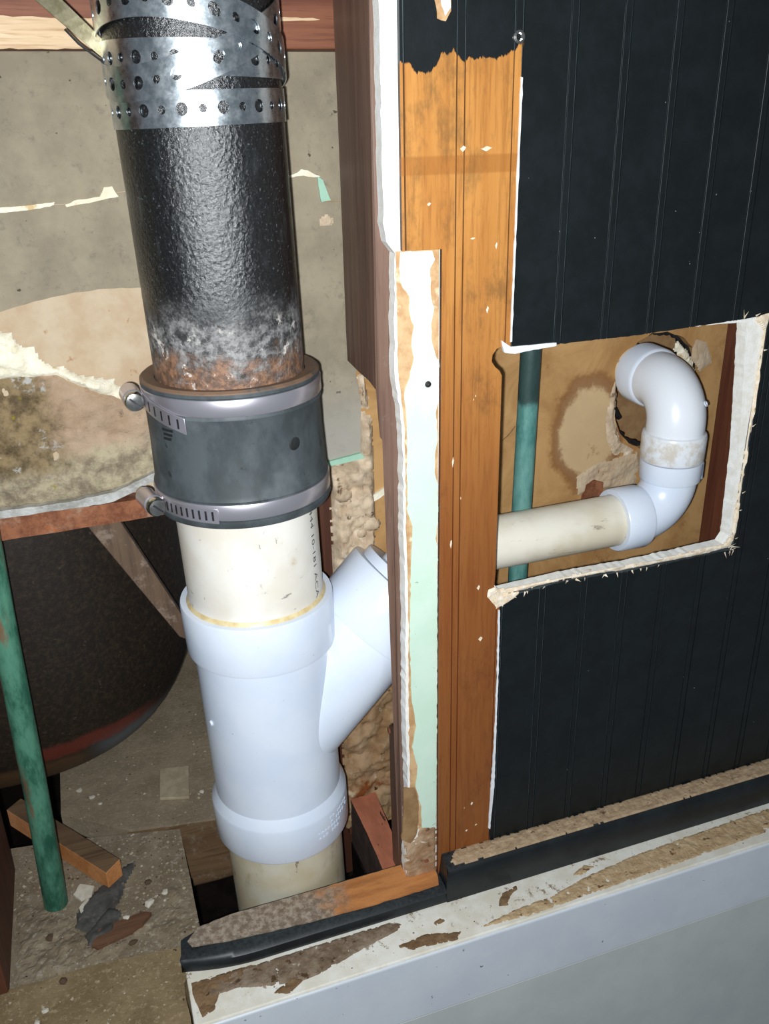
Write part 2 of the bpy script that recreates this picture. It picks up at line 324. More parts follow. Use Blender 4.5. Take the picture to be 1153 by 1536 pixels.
# ------------------------------------------------------------------ mesh helpers (all input in millimetres, world axes)
ROOTS = {}
def root_loc(o):
    v = Vector((0, 0, 0))
    while o is not None: v += o.location; o = o.parent
    return v
def thing(name, label, cat, loc, group=None, kind=None):
    o = bpy.data.objects.new(name, None); C.objects.link(o); o.location = Vector(loc)*MM; o.empty_display_size = .02
    if label: o['label'] = label
    if cat: o['category'] = cat
    if group: o['group'] = group
    if kind: o['kind'] = kind
    return o
def obj(name, bm, mat, parent=None, label=None, cat=None, group=None, kind=None, smooth=False, bevel=0.0, bseg=2, org=None, sharp=None):
    base = root_loc(parent) if parent else Vector((0, 0, 0))
    if bm.verts and org is None and parent is None:
        lo3 = [min(v.co[i] for v in bm.verts) for i in range(3)]; hi3 = [max(v.co[i] for v in bm.verts) for i in range(3)]
        base = Vector(((lo3[0]+hi3[0])/2, (lo3[1]+hi3[1])/2, lo3[2]))*MM
    elif org is not None and parent is None: base = Vector(org)*MM
    for v in bm.verts: v.co = v.co*MM - base
    bmesh.ops.recalc_face_normals(bm, faces=bm.faces)
    me = bpy.data.meshes.new(name); bm.to_mesh(me); bm.free()
    mats = mat if isinstance(mat, (list, tuple)) else [mat]
    for m in mats: me.materials.append(m)
    if smooth:
        for p in me.polygons: p.use_smooth = True
        me.set_sharp_from_angle(angle=math.radians(sharp or 40))
    o = bpy.data.objects.new(name, me); C.objects.link(o)
    if parent: o.parent = parent
    else: o.location = base
    if bevel:
        b = o.modifiers.new('bevel', 'BEVEL'); b.width = bevel*MM; b.segments = bseg; b.limit_method = 'ANGLE'; b.angle_limit = math.radians(35)
    for k, v in (('label', label), ('category', cat), ('group', group), ('kind', kind)):
        if v: o[k] = v
    return o
def box(x0, x1, y0, y1, z0, z1, bm=None):
    bm = bm or bmesh.new()
    vs = [bm.verts.new((x, y, z)) for x in (x0, x1) for y in (y0, y1) for z in (z0, z1)]
    for f in ((0, 1, 3, 2), (4, 6, 7, 5), (0, 4, 5, 1), (2, 3, 7, 6), (0, 2, 6, 4), (1, 5, 7, 3)): bm.faces.new([vs[i] for i in f])
    return bm
def hexa(pts, bm=None):          # 4 bottom points then the 4 above them
    bm = bm or bmesh.new(); v = [bm.verts.new(p) for p in pts]
    for f in ((3, 2, 1, 0), (4, 5, 6, 7), (0, 1, 5, 4), (1, 2, 6, 5), (2, 3, 7, 6), (3, 0, 4, 7)): bm.faces.new([v[i] for i in f])
    return bm
def rag(poly, stepmm, amp, seed=0.0, keep=()):
    out = []; n = len(poly)
    for i in range(n):
        a = Vector(poly[i]).to_3d(); b = Vector(poly[(i+1) % n]).to_3d(); d = b-a; L = d.length
        k = max(1, int(L/stepmm)); nr = Vector((-d.y, d.x, 0))/(L or 1)
        for j in range(k):
            p = a+d*(j/k)
            if i not in keep:
                q = p*0.23+Vector((seed*7.1, seed*3.3, 0))
                s = noise.noise(q)+.6*noise.noise(q*2.7); t = noise.noise(q+Vector((9, 4, 2)))
                p = p+nr*amp*s+d.normalized()*t*min(amp, stepmm*.25)
            out.append((p.x, p.y))
    return out
def ear_clip(p):
    idx = list(range(len(p))); out = []
    cr_ = lambda a, b, c: (b[0]-a[0])*(c[1]-a[1])-(b[1]-a[1])*(c[0]-a[0])
    while len(idx) > 3:
        n = len(idx); best = None
        for k in range(n):
            i0, i1, i2 = idx[k-1], idx[k], idx[(k+1) % n]; a, b, c = p[i0], p[i1], p[i2]
            if cr_(a, b, c) <= 1e-9: continue
            ok = True
            for m in idx:
                q = p[m]
                if m in (i0, i1, i2) or q == a or q == b or q == c: continue
                if cr_(a, b, q) >= 0 and cr_(b, c, q) >= 0 and cr_(c, a, q) >= 0: ok = False; break
            if ok: best = k; break
        if best is None: best = min(range(n), key=lambda k: abs(cr_(p[idx[k-1]], p[idx[k]], p[idx[(k+1) % n]])))
        i0, i1, i2 = idx[best-1], idx[best], idx[(best+1) % n]
        if abs(cr_(p[i0], p[i1], p[i2])) > 1e-9: out.append((i0, i1, i2))
        idx.pop(best)
    out.append(tuple(idx)); return out
def slab(loops, d0, d1, plane='xz', bm=None):
    bm2 = bmesh.new()
    P = (lambda a, b: (a, d0, b)) if plane == 'xz' else ((lambda a, b: (a, b, d0)) if plane == 'xy' else (lambda a, b: (d0, a, b)))
    area = lambda q: sum(q[i][0]*q[(i+1) % len(q)][1]-q[(i+1) % len(q)][0]*q[i][1] for i in range(len(q)))
    poly = list(loops[0]) if area(loops[0]) > 0 else list(loops[0])[::-1]
    V = {}
    def vert(p):
        k = (round(p[0], 4), round(p[1], 4))
        if k not in V: V[k] = bm2.verts.new(P(*p))
        return V[k]
    for hole in loops[1:]:                      # join each hole to the outline by a bridge edge
        h = list(hole) if area(hole) < 0 else list(hole)[::-1]
        i, j = min(((i, j) for i in range(len(poly)) for j in range(len(h))), key=lambda t: (poly[t[0]][0]-h[t[1]][0])**2+(poly[t[0]][1]-h[t[1]][1])**2)
        poly = poly[:i+1]+h[j:]+h[:j+1]+poly[i:]
    fs = []
    for tri in ear_clip(poly):
        try: fs.append(bm2.faces.new([vert(poly[i]) for i in tri]))
        except ValueError: pass
    e = bmesh.ops.extrude_face_region(bm2, geom=fs, use_keep_orig=True)
    dv = {'xz': (0, d1-d0, 0), 'xy': (0, 0, d1-d0), 'yz': (d1-d0, 0, 0)}[plane]
    for v in e['geom']:
        if isinstance(v, bmesh.types.BMVert): v.co += Vector(dv)
    return bm2
def inside(p, poly):
    c = False; n = len(poly); j = n-1
    for i in range(n):
        if (poly[i][1] > p[1]) != (poly[j][1] > p[1]) and p[0] < (poly[j][0]-poly[i][0])*(p[1]-poly[i][1])/(poly[j][1]-poly[i][1])+poly[i][0]: c = not c
        j = i
    return c
def edist(p, poly):
    m = 1e9; P = Vector(p); n = len(poly)
    for i in range(n):
        a = Vector(poly[i]); b = Vector(poly[(i+1) % n]); d = b-a
        t = max(0, min(1, (P-a).dot(d)/max(d.length_squared, 1e-9))); m = min(m, (P-(a+d*t)).length)
    return m
def lump(poly, y0, depth, stepmm, seed=0, fade=6.0, freq=.05, plane='xz', base=.35, ra=1.2):
    """a rough lumpy crust standing proud of the plane y0 (towards the viewer side) or of the floor z0"""
    bm = bmesh.new(); xs = [p[0] for p in poly]; zs = [p[1] for p in poly]
    nx = int((max(xs)-min(xs))/stepmm)+2; nz = int((max(zs)-min(zs))/stepmm)+2; V = {}
    pr = rag(poly, stepmm*1.5, stepmm*ra, seed)
    def vert(i, j):
        if (i, j) not in V:
            a = min(xs)+i*stepmm; b = min(zs)+j*stepmm
            d = edist((a, b), poly) if inside((a, b), poly) else 0
            q = Vector((a, b, seed*13))*freq
            h = depth*(base+.25+.7*noise.noise(q)+.35*noise.noise(q*2.3)+.22*noise.noise(q*5.1))*min(1, d/fade)
            h = max(h, 0)-.2
            V[(i, j)] = bm.verts.new((a, y0-h, b) if plane == 'xz' else (a, b, y0+h))
        return V[(i, j)]
    for i in range(nx):
        for j in range(nz):
            if inside((min(xs)+(i+.5)*stepmm, min(zs)+(j+.5)*stepmm), pr):
                bm.faces.new((vert(i, j), vert(i+1, j), vert(i+1, j+1), vert(i, j+1)))
    # closed back, so that the crust is a body
    r = bmesh.ops.extrude_face_region(bm, geom=bm.faces[:], use_keep_orig=True)
    for v in r['geom']:
        if isinstance(v, bmesh.types.BMVert):
            if plane == 'xz': v.co.y = y0+.6
            else: v.co.z = y0-.6
    return bm
def lathe(prof, seg=64, fn=None, org=(0, 0, 0), ax=(0, 0, 1), closed=True, bm=None, a0=0, a1=2*PI):
    """revolve the (radius, height) profile about ax through org"""
    bm = bm or bmesh.new(); ax = Vector(ax).normalized(); org = Vector(org)
    u = ax.orthogonal().normalized() if abs(ax.z) < .99 else Vector((1, 0, 0)); v_ = ax.cross(u)
    full = abs(a1-a0-2*PI) < 1e-6; ns = seg if full else seg+1; rings = []
    for (r, h) in prof:
        rings.append([bm.verts.new(((lambda p: fn(p) if fn else p)(org+ax*h+(u*math.cos(a0+(a1-a0)*k/seg)+v_*math.sin(a0+(a1-a0)*k/seg))*r))) for k in range(ns)])
    m = len(prof)
    for i in range(m if closed else m-1):
        A = rings[i]; B = rings[(i+1) % m]
        for k in range(seg): bm.faces.new((A[k], A[(k+1) % ns], B[(k+1) % ns], B[k]))
    return bm
def tube(path, rad, seg=24, bm=None, cap=True):
    bm = bm or bmesh.new(); pts = [Vector(p) for p in path]; n = len(pts); rings = []; prev = None
    for i, p in enumerate(pts):
        t = (pts[min(i+1, n-1)]-pts[max(i-1, 0)]).normalized()
        if prev is None: u = t.orthogonal().normalized()
        else: u = (prev-t*prev.dot(t)).normalized()
        prev = u; v_ = t.cross(u); r = rad[i] if isinstance(rad, (list, tuple)) else rad
        rings.append([bm.verts.new(p+(u*math.cos(2*PI*k/seg)+v_*math.sin(2*PI*k/seg))*r) for k in range(seg)])
    for i in range(n-1):
        for k in range(seg): bm.faces.new((rings[i][k], rings[i][(k+1) % seg], rings[i+1][(k+1) % seg], rings[i+1][k]))
    if cap: bm.faces.new(rings[0]); bm.faces.new(rings[-1])
    return bm
def arc(c, a, b, r, n=12, t0=0, t1=PI/2):
    c, a, b = Vector(c), Vector(a), Vector(b)
    return [c+(a*math.cos(t0+(t1-t0)*i/n)+b*math.sin(t0+(t1-t0)*i/n))*r for i in range(n+1)]
def lean(p):                    # the stack leans a little: local (dx, dy, z) about its axis -> world
    return Vector((p.x+119.5-.027*p.z, p.y+84-.031*p.z, p.z))
def axis_at(z): return (119.5-.027*z, 84-.031*z, z)
def ring(r0, r1, z0, z1, ch=1.0):
    return [(r1, z0+ch), (r1, z1-ch), (r1-ch, z1), (r0, z1), (r0, z0), (r1-ch, z0)]

# ------------------------------------------------------------------ the wall with the black beadboard
HOLE_TOP = [(295, 557), (305, 559), (313, 555), (366, 556), (421, 556), (532, 560), (556, 563)]
HOLE_BOT = [(295, 541), (301, 345), (306, 337), (316, 337), (375, 341), (444, 338), (556, 339)]
def interp(pts, x):
    if x <= pts[0][0]: return pts[0][1]
    for (a, b), (c, d) in zip(pts, pts[1:]):
        if x <= c: return b+(d-b)*(x-a)/(c-a)
    return pts[-1][1]
hole_panel = [(305, 559), (299, 557.5), (295.5, 553), (295, 548), (298, 543.5), (302, 540), (304, 536), (304, 460), (304, 363), (303, 349), (308, 341), (316, 337.5), (375, 341), (444, 338), (520, 338), (552, 339.5), (555, 348), (554.5, 456), (557, 545), (555, 561), (532, 560), (421, 556), (366, 556), (313, 555)]
hole_gyp = [(304, 557.5), (297, 556), (294.5, 548), (300, 540), (303.5, 530), (303.5, 460), (303, 352), (311, 340), (375, 342.5), (444, 341), (520, 343), (546, 344), (551, 352), (548, 440), (541, 510), (536.5, 556), (500, 557), (420, 556.5)]
hg = rag(hole_gyp, 4, .9, 3)
gyp_outer = rag([(211, 900), (211, 649), (213, 640), (219, 633), (217, 546), (222.5, 504), (222.5, 413), (223, 351), (221.5, 214), (223, 144), (219, 55), (221, 24), (1000, 24), (1000, 900)], 5, 1.0, 1, keep=(11, 12, 13))
wall = obj('wall_front', slab([gyp_outer, hg], 5, 17), M['gypsum'], kind='structure')
ZT, ZB = 890, 26
back_outer = [(223.2, ZT), (223.2, 634.5), (253.5, 634.5), (252.5, 410), (251.5, 281), (251.5, ZB), (995, ZB), (995, ZT)]
hb = [(304.6, 558.5)] + [p for p in hole_panel if p[0] > 304.5 or p[1] > 300][1:]
obj('panel_backing', slab([back_outer, rag(hole_panel, 4, .35, 5)], 1.3, 5), M['groove'], wall)
def panel_piece(x0, x1, z0, z1): return [(x0, z0), (x1, z0), (x1, z1), (x0, z1)]
def clip_cols(xa, xb, name):
    """one board or bead of the sheet between xa and xb, split where the cut-out or the notch interrupts it"""
    for part in ('upper', 'lower'):
        pass
    pieces = []
    low_end = (ZB, 633.5)
    if xb <= 252.0:                           # left of the strip that was cut away the sheet ends at z 634
        pieces.append([(xa, ZT), (xa, 634.5), (xb, 634.5), (xb, ZT)])
    elif xa < 252.0:
        pieces.append([(xa, ZT), (xa, 634.5), (253.5, 634), (252.6, 410), (251.6, 281), (251.6, ZB), (xb, ZB), (xb, ZT)])
    elif xa >= 556.5 or xb <= 294.5:
        pieces.append([(xa, ZT), (xa, ZB), (xb, ZB), (xb, ZT)])
    elif xa < 295:                            # board holding the left side of the cut-out with its drilled notch
        left = [(min(xb, x), z) for x, z in [(305.2, 559), (299, 557.5), (295.5, 553), (295, 548), (298, 543.5), (302, 540), (304, 536), (304, 460), (304, 363), (303, 349), (305.2, 346)]]
        pieces.append([(xa, ZT), (xa, ZB), (xb, ZB)]+[(xb, 346)]+list(reversed(left[1:-1]))+[(xb, 559), (xb, ZT)])
    else:
        xr = min(xb, 555.5)
        n = 9
        top = [(xa+(xr-xa)*i/n, interp(HOLE_TOP, xa+(xr-xa)*i/n)+.8*noise.noise(Vector((xa*.3+i*.9, 3, 1)))) for i in range(n+1)]
        bot = [(xa+(xr-xa)*i/n, interp(HOLE_BOT, xa+(xr-xa)*i/n)-abs(1.8*noise.noise(Vector((xa*.4+i*1.3, 7, 2))))) for i in range(n+1)]
        if xb <= 555.5:
            pieces.append([(xa, ZT)]+top+[(xb, ZT)]); pieces.append([(xa, ZB), (xb, ZB)]+list(reversed(bot)))
        else:
            edge = [(555.2+.9*noise.noise(Vector((9, z*.11, 0))), z) for z in range(345, 560, 7)]
            pieces.append([(xa, ZT), (xa, interp(HOLE_TOP, xa))]+top[1:]+list(reversed(edge))+list(reversed(bot))+[(xa, ZB), (xb, ZB), (xb, ZT)])
    for pc in pieces:
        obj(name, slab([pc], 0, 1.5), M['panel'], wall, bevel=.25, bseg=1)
ctr = [266.7+42.2*k for k in range(18)]
clip_cols(223.2, 225.0, 'bead'); clip_cols(226.2, ctr[0]-3.5, 'board')
for i, c0 in enumerate(ctr[:-1]):
    clip_cols(c0-2.5, c0+2.5, 'bead'); clip_cols(c0+3.5, ctr[i+1]-3.5, 'board')
# layers showing where the panelling was cut away
mint = [(223, 633.5), (247, 633), (249, 627), (245.5, 620), (246, 600), (248.5, 592), (246, 580), (247, 566), (250, 556), (252.4, 552), (252, 520), (250, 512), (251.5, 492), (249.5, 480), (249, 462), (251.5, 452), (252, 420), (250, 404), (251.5, 396), (251.5, 278), (250.5, 95), (236, 99), (235, 126), (230, 151), (232, 174), (227, 198), (231, 219), (227, 250), (226, 312), (228, 388), (230, 418), (225.5, 431), (226, 504), (224, 530), (229, 542), (232, 556), (230.5, 566), (232.5, 580), (229, 590), (229.5, 602), (222.5, 612), (222, 622)]
paper = [(219.5, 634), (252.8, 634.3), (252, 410), (251, 281), (251, 96), (236, 96), (230, 99), (225, 145), (224.5, 214), (225.5, 351), (224.5, 413), (224.5, 504), (220, 546)]
obj('torn_paper', slab([rag(paper, 5, .9, 4, keep=(1, 2, 3))], 4.4, 5.2), M['paper'], wall, label='tan torn paper layer edging the mint paint')
obj('mint_paint', slab([rag(mint, 4, .8, 6, keep=(0, 1))], 3.7, 4.6), M['mint'], wall, label='mint green painted strip, top whitened by wear and painted-in torch glare')
obj('paper_flap', slab([rag([(218, 153), (229, 150), (233, 128), (232, 108), (230, 92), (224, 84), (215, 92), (217, 120)], 4, 1.2, 8)], 3.0, 5.2), M['paper_low'], wall, label='brown loose flap of torn paper')
obj('plaster_patch', lump([(218, 92), (230, 88), (234, 99), (251, 97), (251.4, 26), (220, 26)], 5.0, 2.2, 2.0, 3, 2), M['dirty_plaster'], wall, label='dirty bare plaster with an old nail hole')
obj('nail_hole', slab([[(240.5+2.2*math.cos(t*PI/5), 56+2.0*math.sin(t*PI/5)) for t in range(10)]], 2.6, 5), M['rust'], wall)
obj('nail_head', lathe([(0.1, 0), (2.6, .2), (2.4, 1.0), (.1, 1.4)], 12, org=(243.5, 3.8, 535), ax=(0, -1, 0), closed=False), M['black_iron'], wall)
obj('caulk_line', slab([rag([(310.7, 744), (312.3, 744), (311.8, 665), (311.2, 562), (309.6, 562), (310.4, 665)], 5, .5, 2)], -.9, .4), M['caulk'], wall)
obj('caulk_line', slab([rag([(307.2, 326), (308.9, 326), (309.6, 260), (309.4, 192), (309.4, 130), (306.3, 78), (304.3, 80), (305.8, 135), (307.6, 192), (307.9, 260)], 4, .6, 9)], -.9, .4), M['caulk'], wall)
obj('caulk_bead', slab([rag([(302, 564), (310, 558), (326, 558), (350, 557.6), (350, 555), (326, 553.6), (314, 552.4), (305, 554)], 4, .6, 5)], -1.2, 2), M['caulk'], wall)
obj('paint_chip', slab([rag([(247, 795), (258, 795), (259, 783), (255, 777), (249, 779)], 2.5, 1.0, 4)], -.35, .1), M['paper'], wall, label='chip in the black paint down to tan board')
obj('paint_chip', slab([rag([(251, 795), (258, 795), (258.4, 785), (255, 780), (252, 786)], 2.5, .8, 8)], -.55, .1), M['caulk'], wall)
obj('screw_hole', lathe([(1.8, 0), (4.2, .2), (4.2, 1.1), (2.6, 1.6), (1.8, .6)], 14, org=(308.5, .1, 768.5), ax=(0, -1, 0)), M['chrome'], wall)
cr = random.Random(4)
for (x, z, w_, h_) in ((290, 588, 2.2, 6), (243, 665, 3, 2.4), (296, 634, 1.6, 5), (286, 699.5, 9, 3.2), (268.5, 700, 4.5, 4), (286, 116, 2.4, 4), (291, 88, 3, 2.4), (281, 84, 3, 2.6), (288, 352, 3, 5), (291, 300, 4, 5), (277, 640, 4, 1.6), (263, 470, 2, 9), (262, 398, 2, 8)):
    obj('paint_fleck', slab([rag([(x-w_/2, z), (x, z-h_/2), (x+w_/2, z+h_*.2), (x+w_*.1, z+h_/2)], 1.2, .4, x)], -.12, .05), M['splinter'], wall)
# ragged fibres round the cut-out
fr = random.Random(11)
def fibre(x, z, ang, L, wd, y=0.0):
    d = Vector((math.cos(ang), 0, math.sin(ang))); n_ = Vector((-d.z, 0, d.x))
    p = Vector((x, y, z)); tip = p+d*L+Vector((0, -fr.uniform(.3, 2.5), 0))
    bm = bmesh.new(); v = [bm.verts.new(q) for q in (p+n_*wd, p-n_*wd, p+Vector((0, .8, 0)), tip)]
    for f in ((0, 1, 3), (1, 2, 3), (2, 0, 3), (0, 2, 1)): bm.faces.new([v[i] for i in f])
    obj('splinter', bm, M['splinter'], wall)
for i in range(16):
    x = 306+fr.random()**.9*246; fibre(x, interp(HOLE_BOT, x)+.5, fr.uniform(-2.6, -.5), fr.uniform(1.5, 5), fr.uniform(.4, 1.2))
for i in range(6):
    x = 520+fr.random()*36; fibre(x, 561+fr.uniform(-1, 1), fr.uniform(.2, 2.6), fr.uniform(3, 10), fr.uniform(.4, .9))
for i in range(5):
    fibre(555, fr.uniform(342, 556), fr.uniform(-1.2, 1.0), fr.uniform(2, 5), .7)
for i in range(7):
    fibre(550+fr.uniform(-6, 6), 340+fr.uniform(-3, 3), fr.uniform(-2.2, .6), fr.uniform(4, 10), .7)
obj('torn_core', lump([(303, 342), (316, 339.5), (375, 342), (444, 340), (520, 340), (551, 342), (556, 350), (551, 352), (545, 346), (520, 345), (444, 343), (375, 344.5), (320, 343.5), (309, 346)], 2.2, 2.2, 1.5, 5, 1.2), M['splinter'], wall)
obj('torn_core', lump([(552, 342), (557.5, 350), (557, 456), (559, 545), (558, 566), (547, 566), (544, 557), (554, 548), (553.5, 456)], 2.4, 2.4, 1.6, 7, 1.5), M['splinter'], wall)
obj('torn_core', lump([(297, 348), (304, 350), (312, 341), (330, 340), (322, 333), (312, 328), (306, 327), (301, 334), (296, 341)], .3, 2.4, 1.3, 9, 2.0), M['splinter'], wall)

# ------------------------------------------------------------------ studs and plate
def stud_profile(x0, x1, poly): return slab([poly], x0, x1, 'yz')
st = rag([(17.2, 900), (102, 900), (101, 700), (102, 560), (101, 535), (80, 533), (45, 531), (29, 528), (27, 470), (27, 330), (27, 235), (30, 202), (46, 194), (47, 120), (46, 24), (17.2, 24)], 9, .5, 2, keep=(0, 15, 14))
t = thing('wall_stud', 'brown notched wall stud at the left edge of the panelled wall', 'stud', (215, 17.2, 24))
bm = stud_profile(209.5, 247, st)
for v in bm.verts:
    if v.co.x < 215: v.co.x = 209.5 + (max(0, 535-v.co.z)/18 if v.co.z > 480 else 3+ (480-v.co.z)*.004+7*(v.co.z < 480))*0.9
obj('stud_body', bm, M['stud'], t, bevel=1.2)
obj('nail', lathe([(.1, 0), (3.2, 0), (3.2, 1.2), (.1, 1.6)], 12, org=(216.5, 36, 196), ax=(-1, 0, 0), closed=False), M['rust'], t)
t = obj('wall_stud', box(613, 651, 22, 118, 20, 900), M['stud_red'], label='dark red stud seen inside the cut-out, right of the white elbow', cat='stud', bevel=1.5)
t = obj('wall_stud', slab([rag([(40, 0), (200, 0), (201, 300), (203, 900), (42, 900)], 30, 1.0, 5)], -200, -153, 'yz'), M['stud_dark'], label='dark red stud at the far left beside the green copper pipe', cat='stud', bevel=1.5)
t = thing('wood_plate', 'red brown wooden plate across the top behind the strapped pipe', 'beam', (0, 118, 770))
obj('plate_body', box(-300, 240, 120, 147, 770, 900), M['plate_red'], t, bevel=1.5)
obj('wane_strip', slab([rag([(-120, 789.5), (45, 788.5), (45, 780), (43, 769.6), (-120, 769.6)], 6, 1.0, 3)], 117.4, 120.5), M['plate_pale'], t, label='pale raw strip along the plate')
obj('wane_strip', slab([rag([(-120, 779), (-60, 778), (-20, 778.5), (10, 776.5), (30, 777.5), (45, 776), (45, 769.4), (-120, 769.4)], 5, 1.3, 6)], 115.6, 118), M['plate_pale'], t)
obj('splinter', slab([rag([(165, 788), (199, 788.6), (204, 789.4), (199, 790.4), (168, 790.6)], 4, .5, 6)], 118.2, 120.5), M['plate_pale'], t)

# ------------------------------------------------------------------ the back of the cavity
wall_hole = rag([(556+60*math.cos(a*PI/9)*(.78 if math.cos(a*PI/9) < 0 else 1), 455+63*math.sin(a*PI/9)) for a in range(18)], 5, 1.6, 4)
wb = obj('wall_back', slab([[(204, -24), (1000, -24), (1000, 900), (204, 900)], wall_hole], 150, 160), M['brown_paper'], kind='structure')
wl = obj('wall_left', slab([[(-300, 425), (203, 425), (203, 700), (-300, 700)]], 150, 158), M['tan_paper'], kind='structure')
obj('grey_board', slab([rag([(-300, 655), (-43, 665.5), (5, 667), (43, 673.5), (110, 678), (179, 681.5), (204, 680.5), (207, 660), (240, 658), (240, 900), (-300, 900)], 6, .5, 2, keep=(8, 9, 10))], 147.4, 150), M['grey_board'], wl)
obj('grey_board', slab([rag([(-300, 520), (-100, 574), (-57, 590), (-30, 596), (-5, 600), (25, 602), (55, 600), (120, 606), (118, 432), (200, 428), (233, 430), (235, 480), (231, 509), (238, 540), (240, 657.6), (207, 659.4), (204, 680), (179, 681), (110, 677.5), (43, 673), (5, 666.5), (-43, 665), (-300, 654)], 6, .6, 8)], 148.2, 150), M['grey_board'], wl)
for poly, sd in (([(-60, 664), (-43, 666.5), (-19, 667.4), (-3, 668.6), (-4, 666.6), (-14, 664.6), (-43, 662.6), (-60, 661)], 2), ([(4, 666.2), (11, 669), (30, 671), (34, 677.5), (40, 678), (44, 670.5), (25, 667.6), (5, 664.8)], 5), ([(176, 680), (187, 682.6), (190, 685), (196, 684), (201, 681), (206, 679), (200, 678.5), (192, 680), (176, 678.6)], 7)):
    obj('plaster_ridge', slab([rag(poly, 3, .6, sd)], 145.6, 148.4), M['white_torn'], wl)
obj('mint_flap', slab([rag([(203.5, 680), (208, 676), (214, 660), (206, 659), (204.5, 668)], 3, .4, 3)], 146.2, 148.6), M['mint_plain'], wl)
obj('mint_edge', slab([rag([(196, 424.5), (200, 430), (232, 434), (236, 428.5)], 5, .4, 3)], 144.6, 149), M['mint_plain'], wl, label='mint painted lower edge of the grey board')
obj('plaster_dab', lump([(204, 646), (210, 650), (216, 645), (214, 640), (205, 641)], 147.4, 2, 1.5, 2, 2), M['mortar'], wl)
obj('mortar_bed', lump([(-120, 540), (-66, 539), (-23, 539), (5, 522), (30, 510), (60, 500), (80, 470), (80, 440), (38, 436), (5, 428), (-28, 425), (-120, 425)], 150, 9, 2.6, 3, 6, .035), M['bed'], wl, label='mottled mossy mortar bed above the rusty rim', smooth=True, sharp=60)
obj('torn_plaster', lump([(-130, 582), (-59, 575), (-51, 572), (-46, 561), (-38, 560), (-34, 551), (-25, 544), (-17, 541), (-1, 532), (20, 528), (28, 513), (29, 507), (8, 516), (-17, 530), (-23, 535), (-66, 538), (-130, 540)], 148.6, 7, 1.8, 6, 4, .06), M['white_torn'], wl, label='broken white plaster edge', smooth=True, sharp=60)
obj('lumpy_mortar', lump([(233, 508), (239, 512), (246, 460), (246, 376), (243, 297), (250, 191), (247, 150), (222, 150), (214, 230), (207, 257), (200, 320), (203, 390), (198, 424), (232, 428), (234, 470)], 150, 13, 2.2, 8, 5, .06), M['mortar'], wl, label='lumpy cream mortar right of the pipe', smooth=True, sharp=60)
obj('lumpy_mortar', lump([(202, 160), (222, 200), (262, 192), (264, 60), (264, -20), (200, -20), (201, 60)], 150, 9, 2.4, 12, 4, .06), M['mortar_low'], wl, label='brown stained mortar below the branch pipe', smooth=True, sharp=60)
for (x, z, r_) in ((240, 360, 7), (229, 352, 4), (234, 300, 5), (212, 395, 7), (220, 330, 6)):
    obj('mortar_blob', lump([(x+r_*1.2*math.cos(a*PI/5), z+r_*math.sin(a*PI/5)) for a in range(10)], 141, 5, 1.4, x, 3), M['mortar'], wl, smooth=True, sharp=60)
obj('white_smear', slab([rag([(237, 385), (262, 397), (262, 390), (240, 379)], 3, .6, 3)], 147, 150), M['white_torn'], wl)
# patches round the hole
obj('torn_plaster', lump([(580, 506), (596, 492), (606, 470), (604, 448), (598, 452), (594, 478), (576, 498)], 150, 4, 1.8, 3, 2.5), M['white_torn'], wb)
obj('loose_paper', lump([(600, 508), (618, 500), (628, 478), (612, 470), (600, 486)], 150, 2.5, 2, 4, 3), M['tan_paper'], wb)
obj('torn_plaster', lump([(509, 474), (512, 455), (511, 430), (522, 404), (540, 392), (536, 384), (516, 388), (506, 404), (501, 430), (504, 455)], 150, 3, 1.6, 6, 3), M['mortar'], wb)
obj('broken_plaster', lump([(470, 372), (495, 384), (512, 386), (545, 390), (550, 375), (546, 350), (500, 352), (474, 350)], 150, 3.5, 2, 9, 4), M['tan_paper'], wb)
obj('brown_patch', slab([rag([(478, 345), (482, 362), (492, 366), (502, 362), (503, 348)], 4, .8, 3)], 145.5, 149.8), M['rust'], wb)
crk = [(382, 424), (388, 429), (392, 433), (396, 438), (396.8, 437.4), (392.6, 432.2), (388.4, 428.2)]
obj('crack', slab([crk], 149.3, 150.2), M['dirt_brown'], wb)
blk = rag([(556+57*math.cos(a*PI/12)*(.76 if math.cos(a*PI/12) < 0 else 1), 455+59*math.sin(a*PI/12)) for a in range(24)], 2.5, 3.6, 9)
obj('black_edge', slab([[(490, 380), (630, 380), (630, 530), (490, 530)], blk], 159.5, 163), M['black_iron'], wb, label='black ragged edge inside the wall hole')  # black ragged sheet just inside the hole's edge
obj('wall_behind', slab([[(440, 340), (700, 340), (700, 600), (440, 600)]], 232, 240), M['paper_low'], wb)
t = thing('metal_bracket', 'black metal bracket glimpsed in the wall hole left of the elbow', 'bracket', (522, 165, 440))
obj('bracket_plate', box(512, 530, 190, 193, 430, 470), M['black_iron'], t, bevel=.6)
obj('bracket_arm', tube([(512, 176, 446), (518, 170, 440), (522, 168, 433), (526, 167, 428), (530, 168, 424)], [5, 3.5, 4.5, 3, 2.5], 8), M['black_iron'], t)
obj('bolt', lathe([(.1, 0), (3.4, 0), (3.4, 3), (.1, 3.4)], 6, org=(522, 179, 449), ax=(0, -1, 0), closed=False), M['chrome'], t)
obj('flashing', slab([rag([(-130, 430), (-86, 429.6), (-54, 429), (-28, 429.4), (6, 432), (24, 438.5), (40, 444), (90, 452), (90, 440), (38, 436), (23, 430), (5, 423.5), (-29, 422), (-56, 421.5), (-130, 421)], 5, .7, 3)], 138.5, 146), M['flashing'], label='crumpled grey flashing strip lying along the rusty rim', cat='flashing', bevel=.8)
t = thing('bathtub', 'dark round bathtub underside with a rusty rim, seen from below', 'bathtub', (-120, 370, 14))
obj('rim', slab([rag([(-320, 424), (36, 422.5), (165, 424), (165, 406), (34, 404.5), (-90, 403), (-320, 402)], 9, .6, 3)], 138, 170), M['rust'], t, bevel=1.5, label='rusty tub rim')
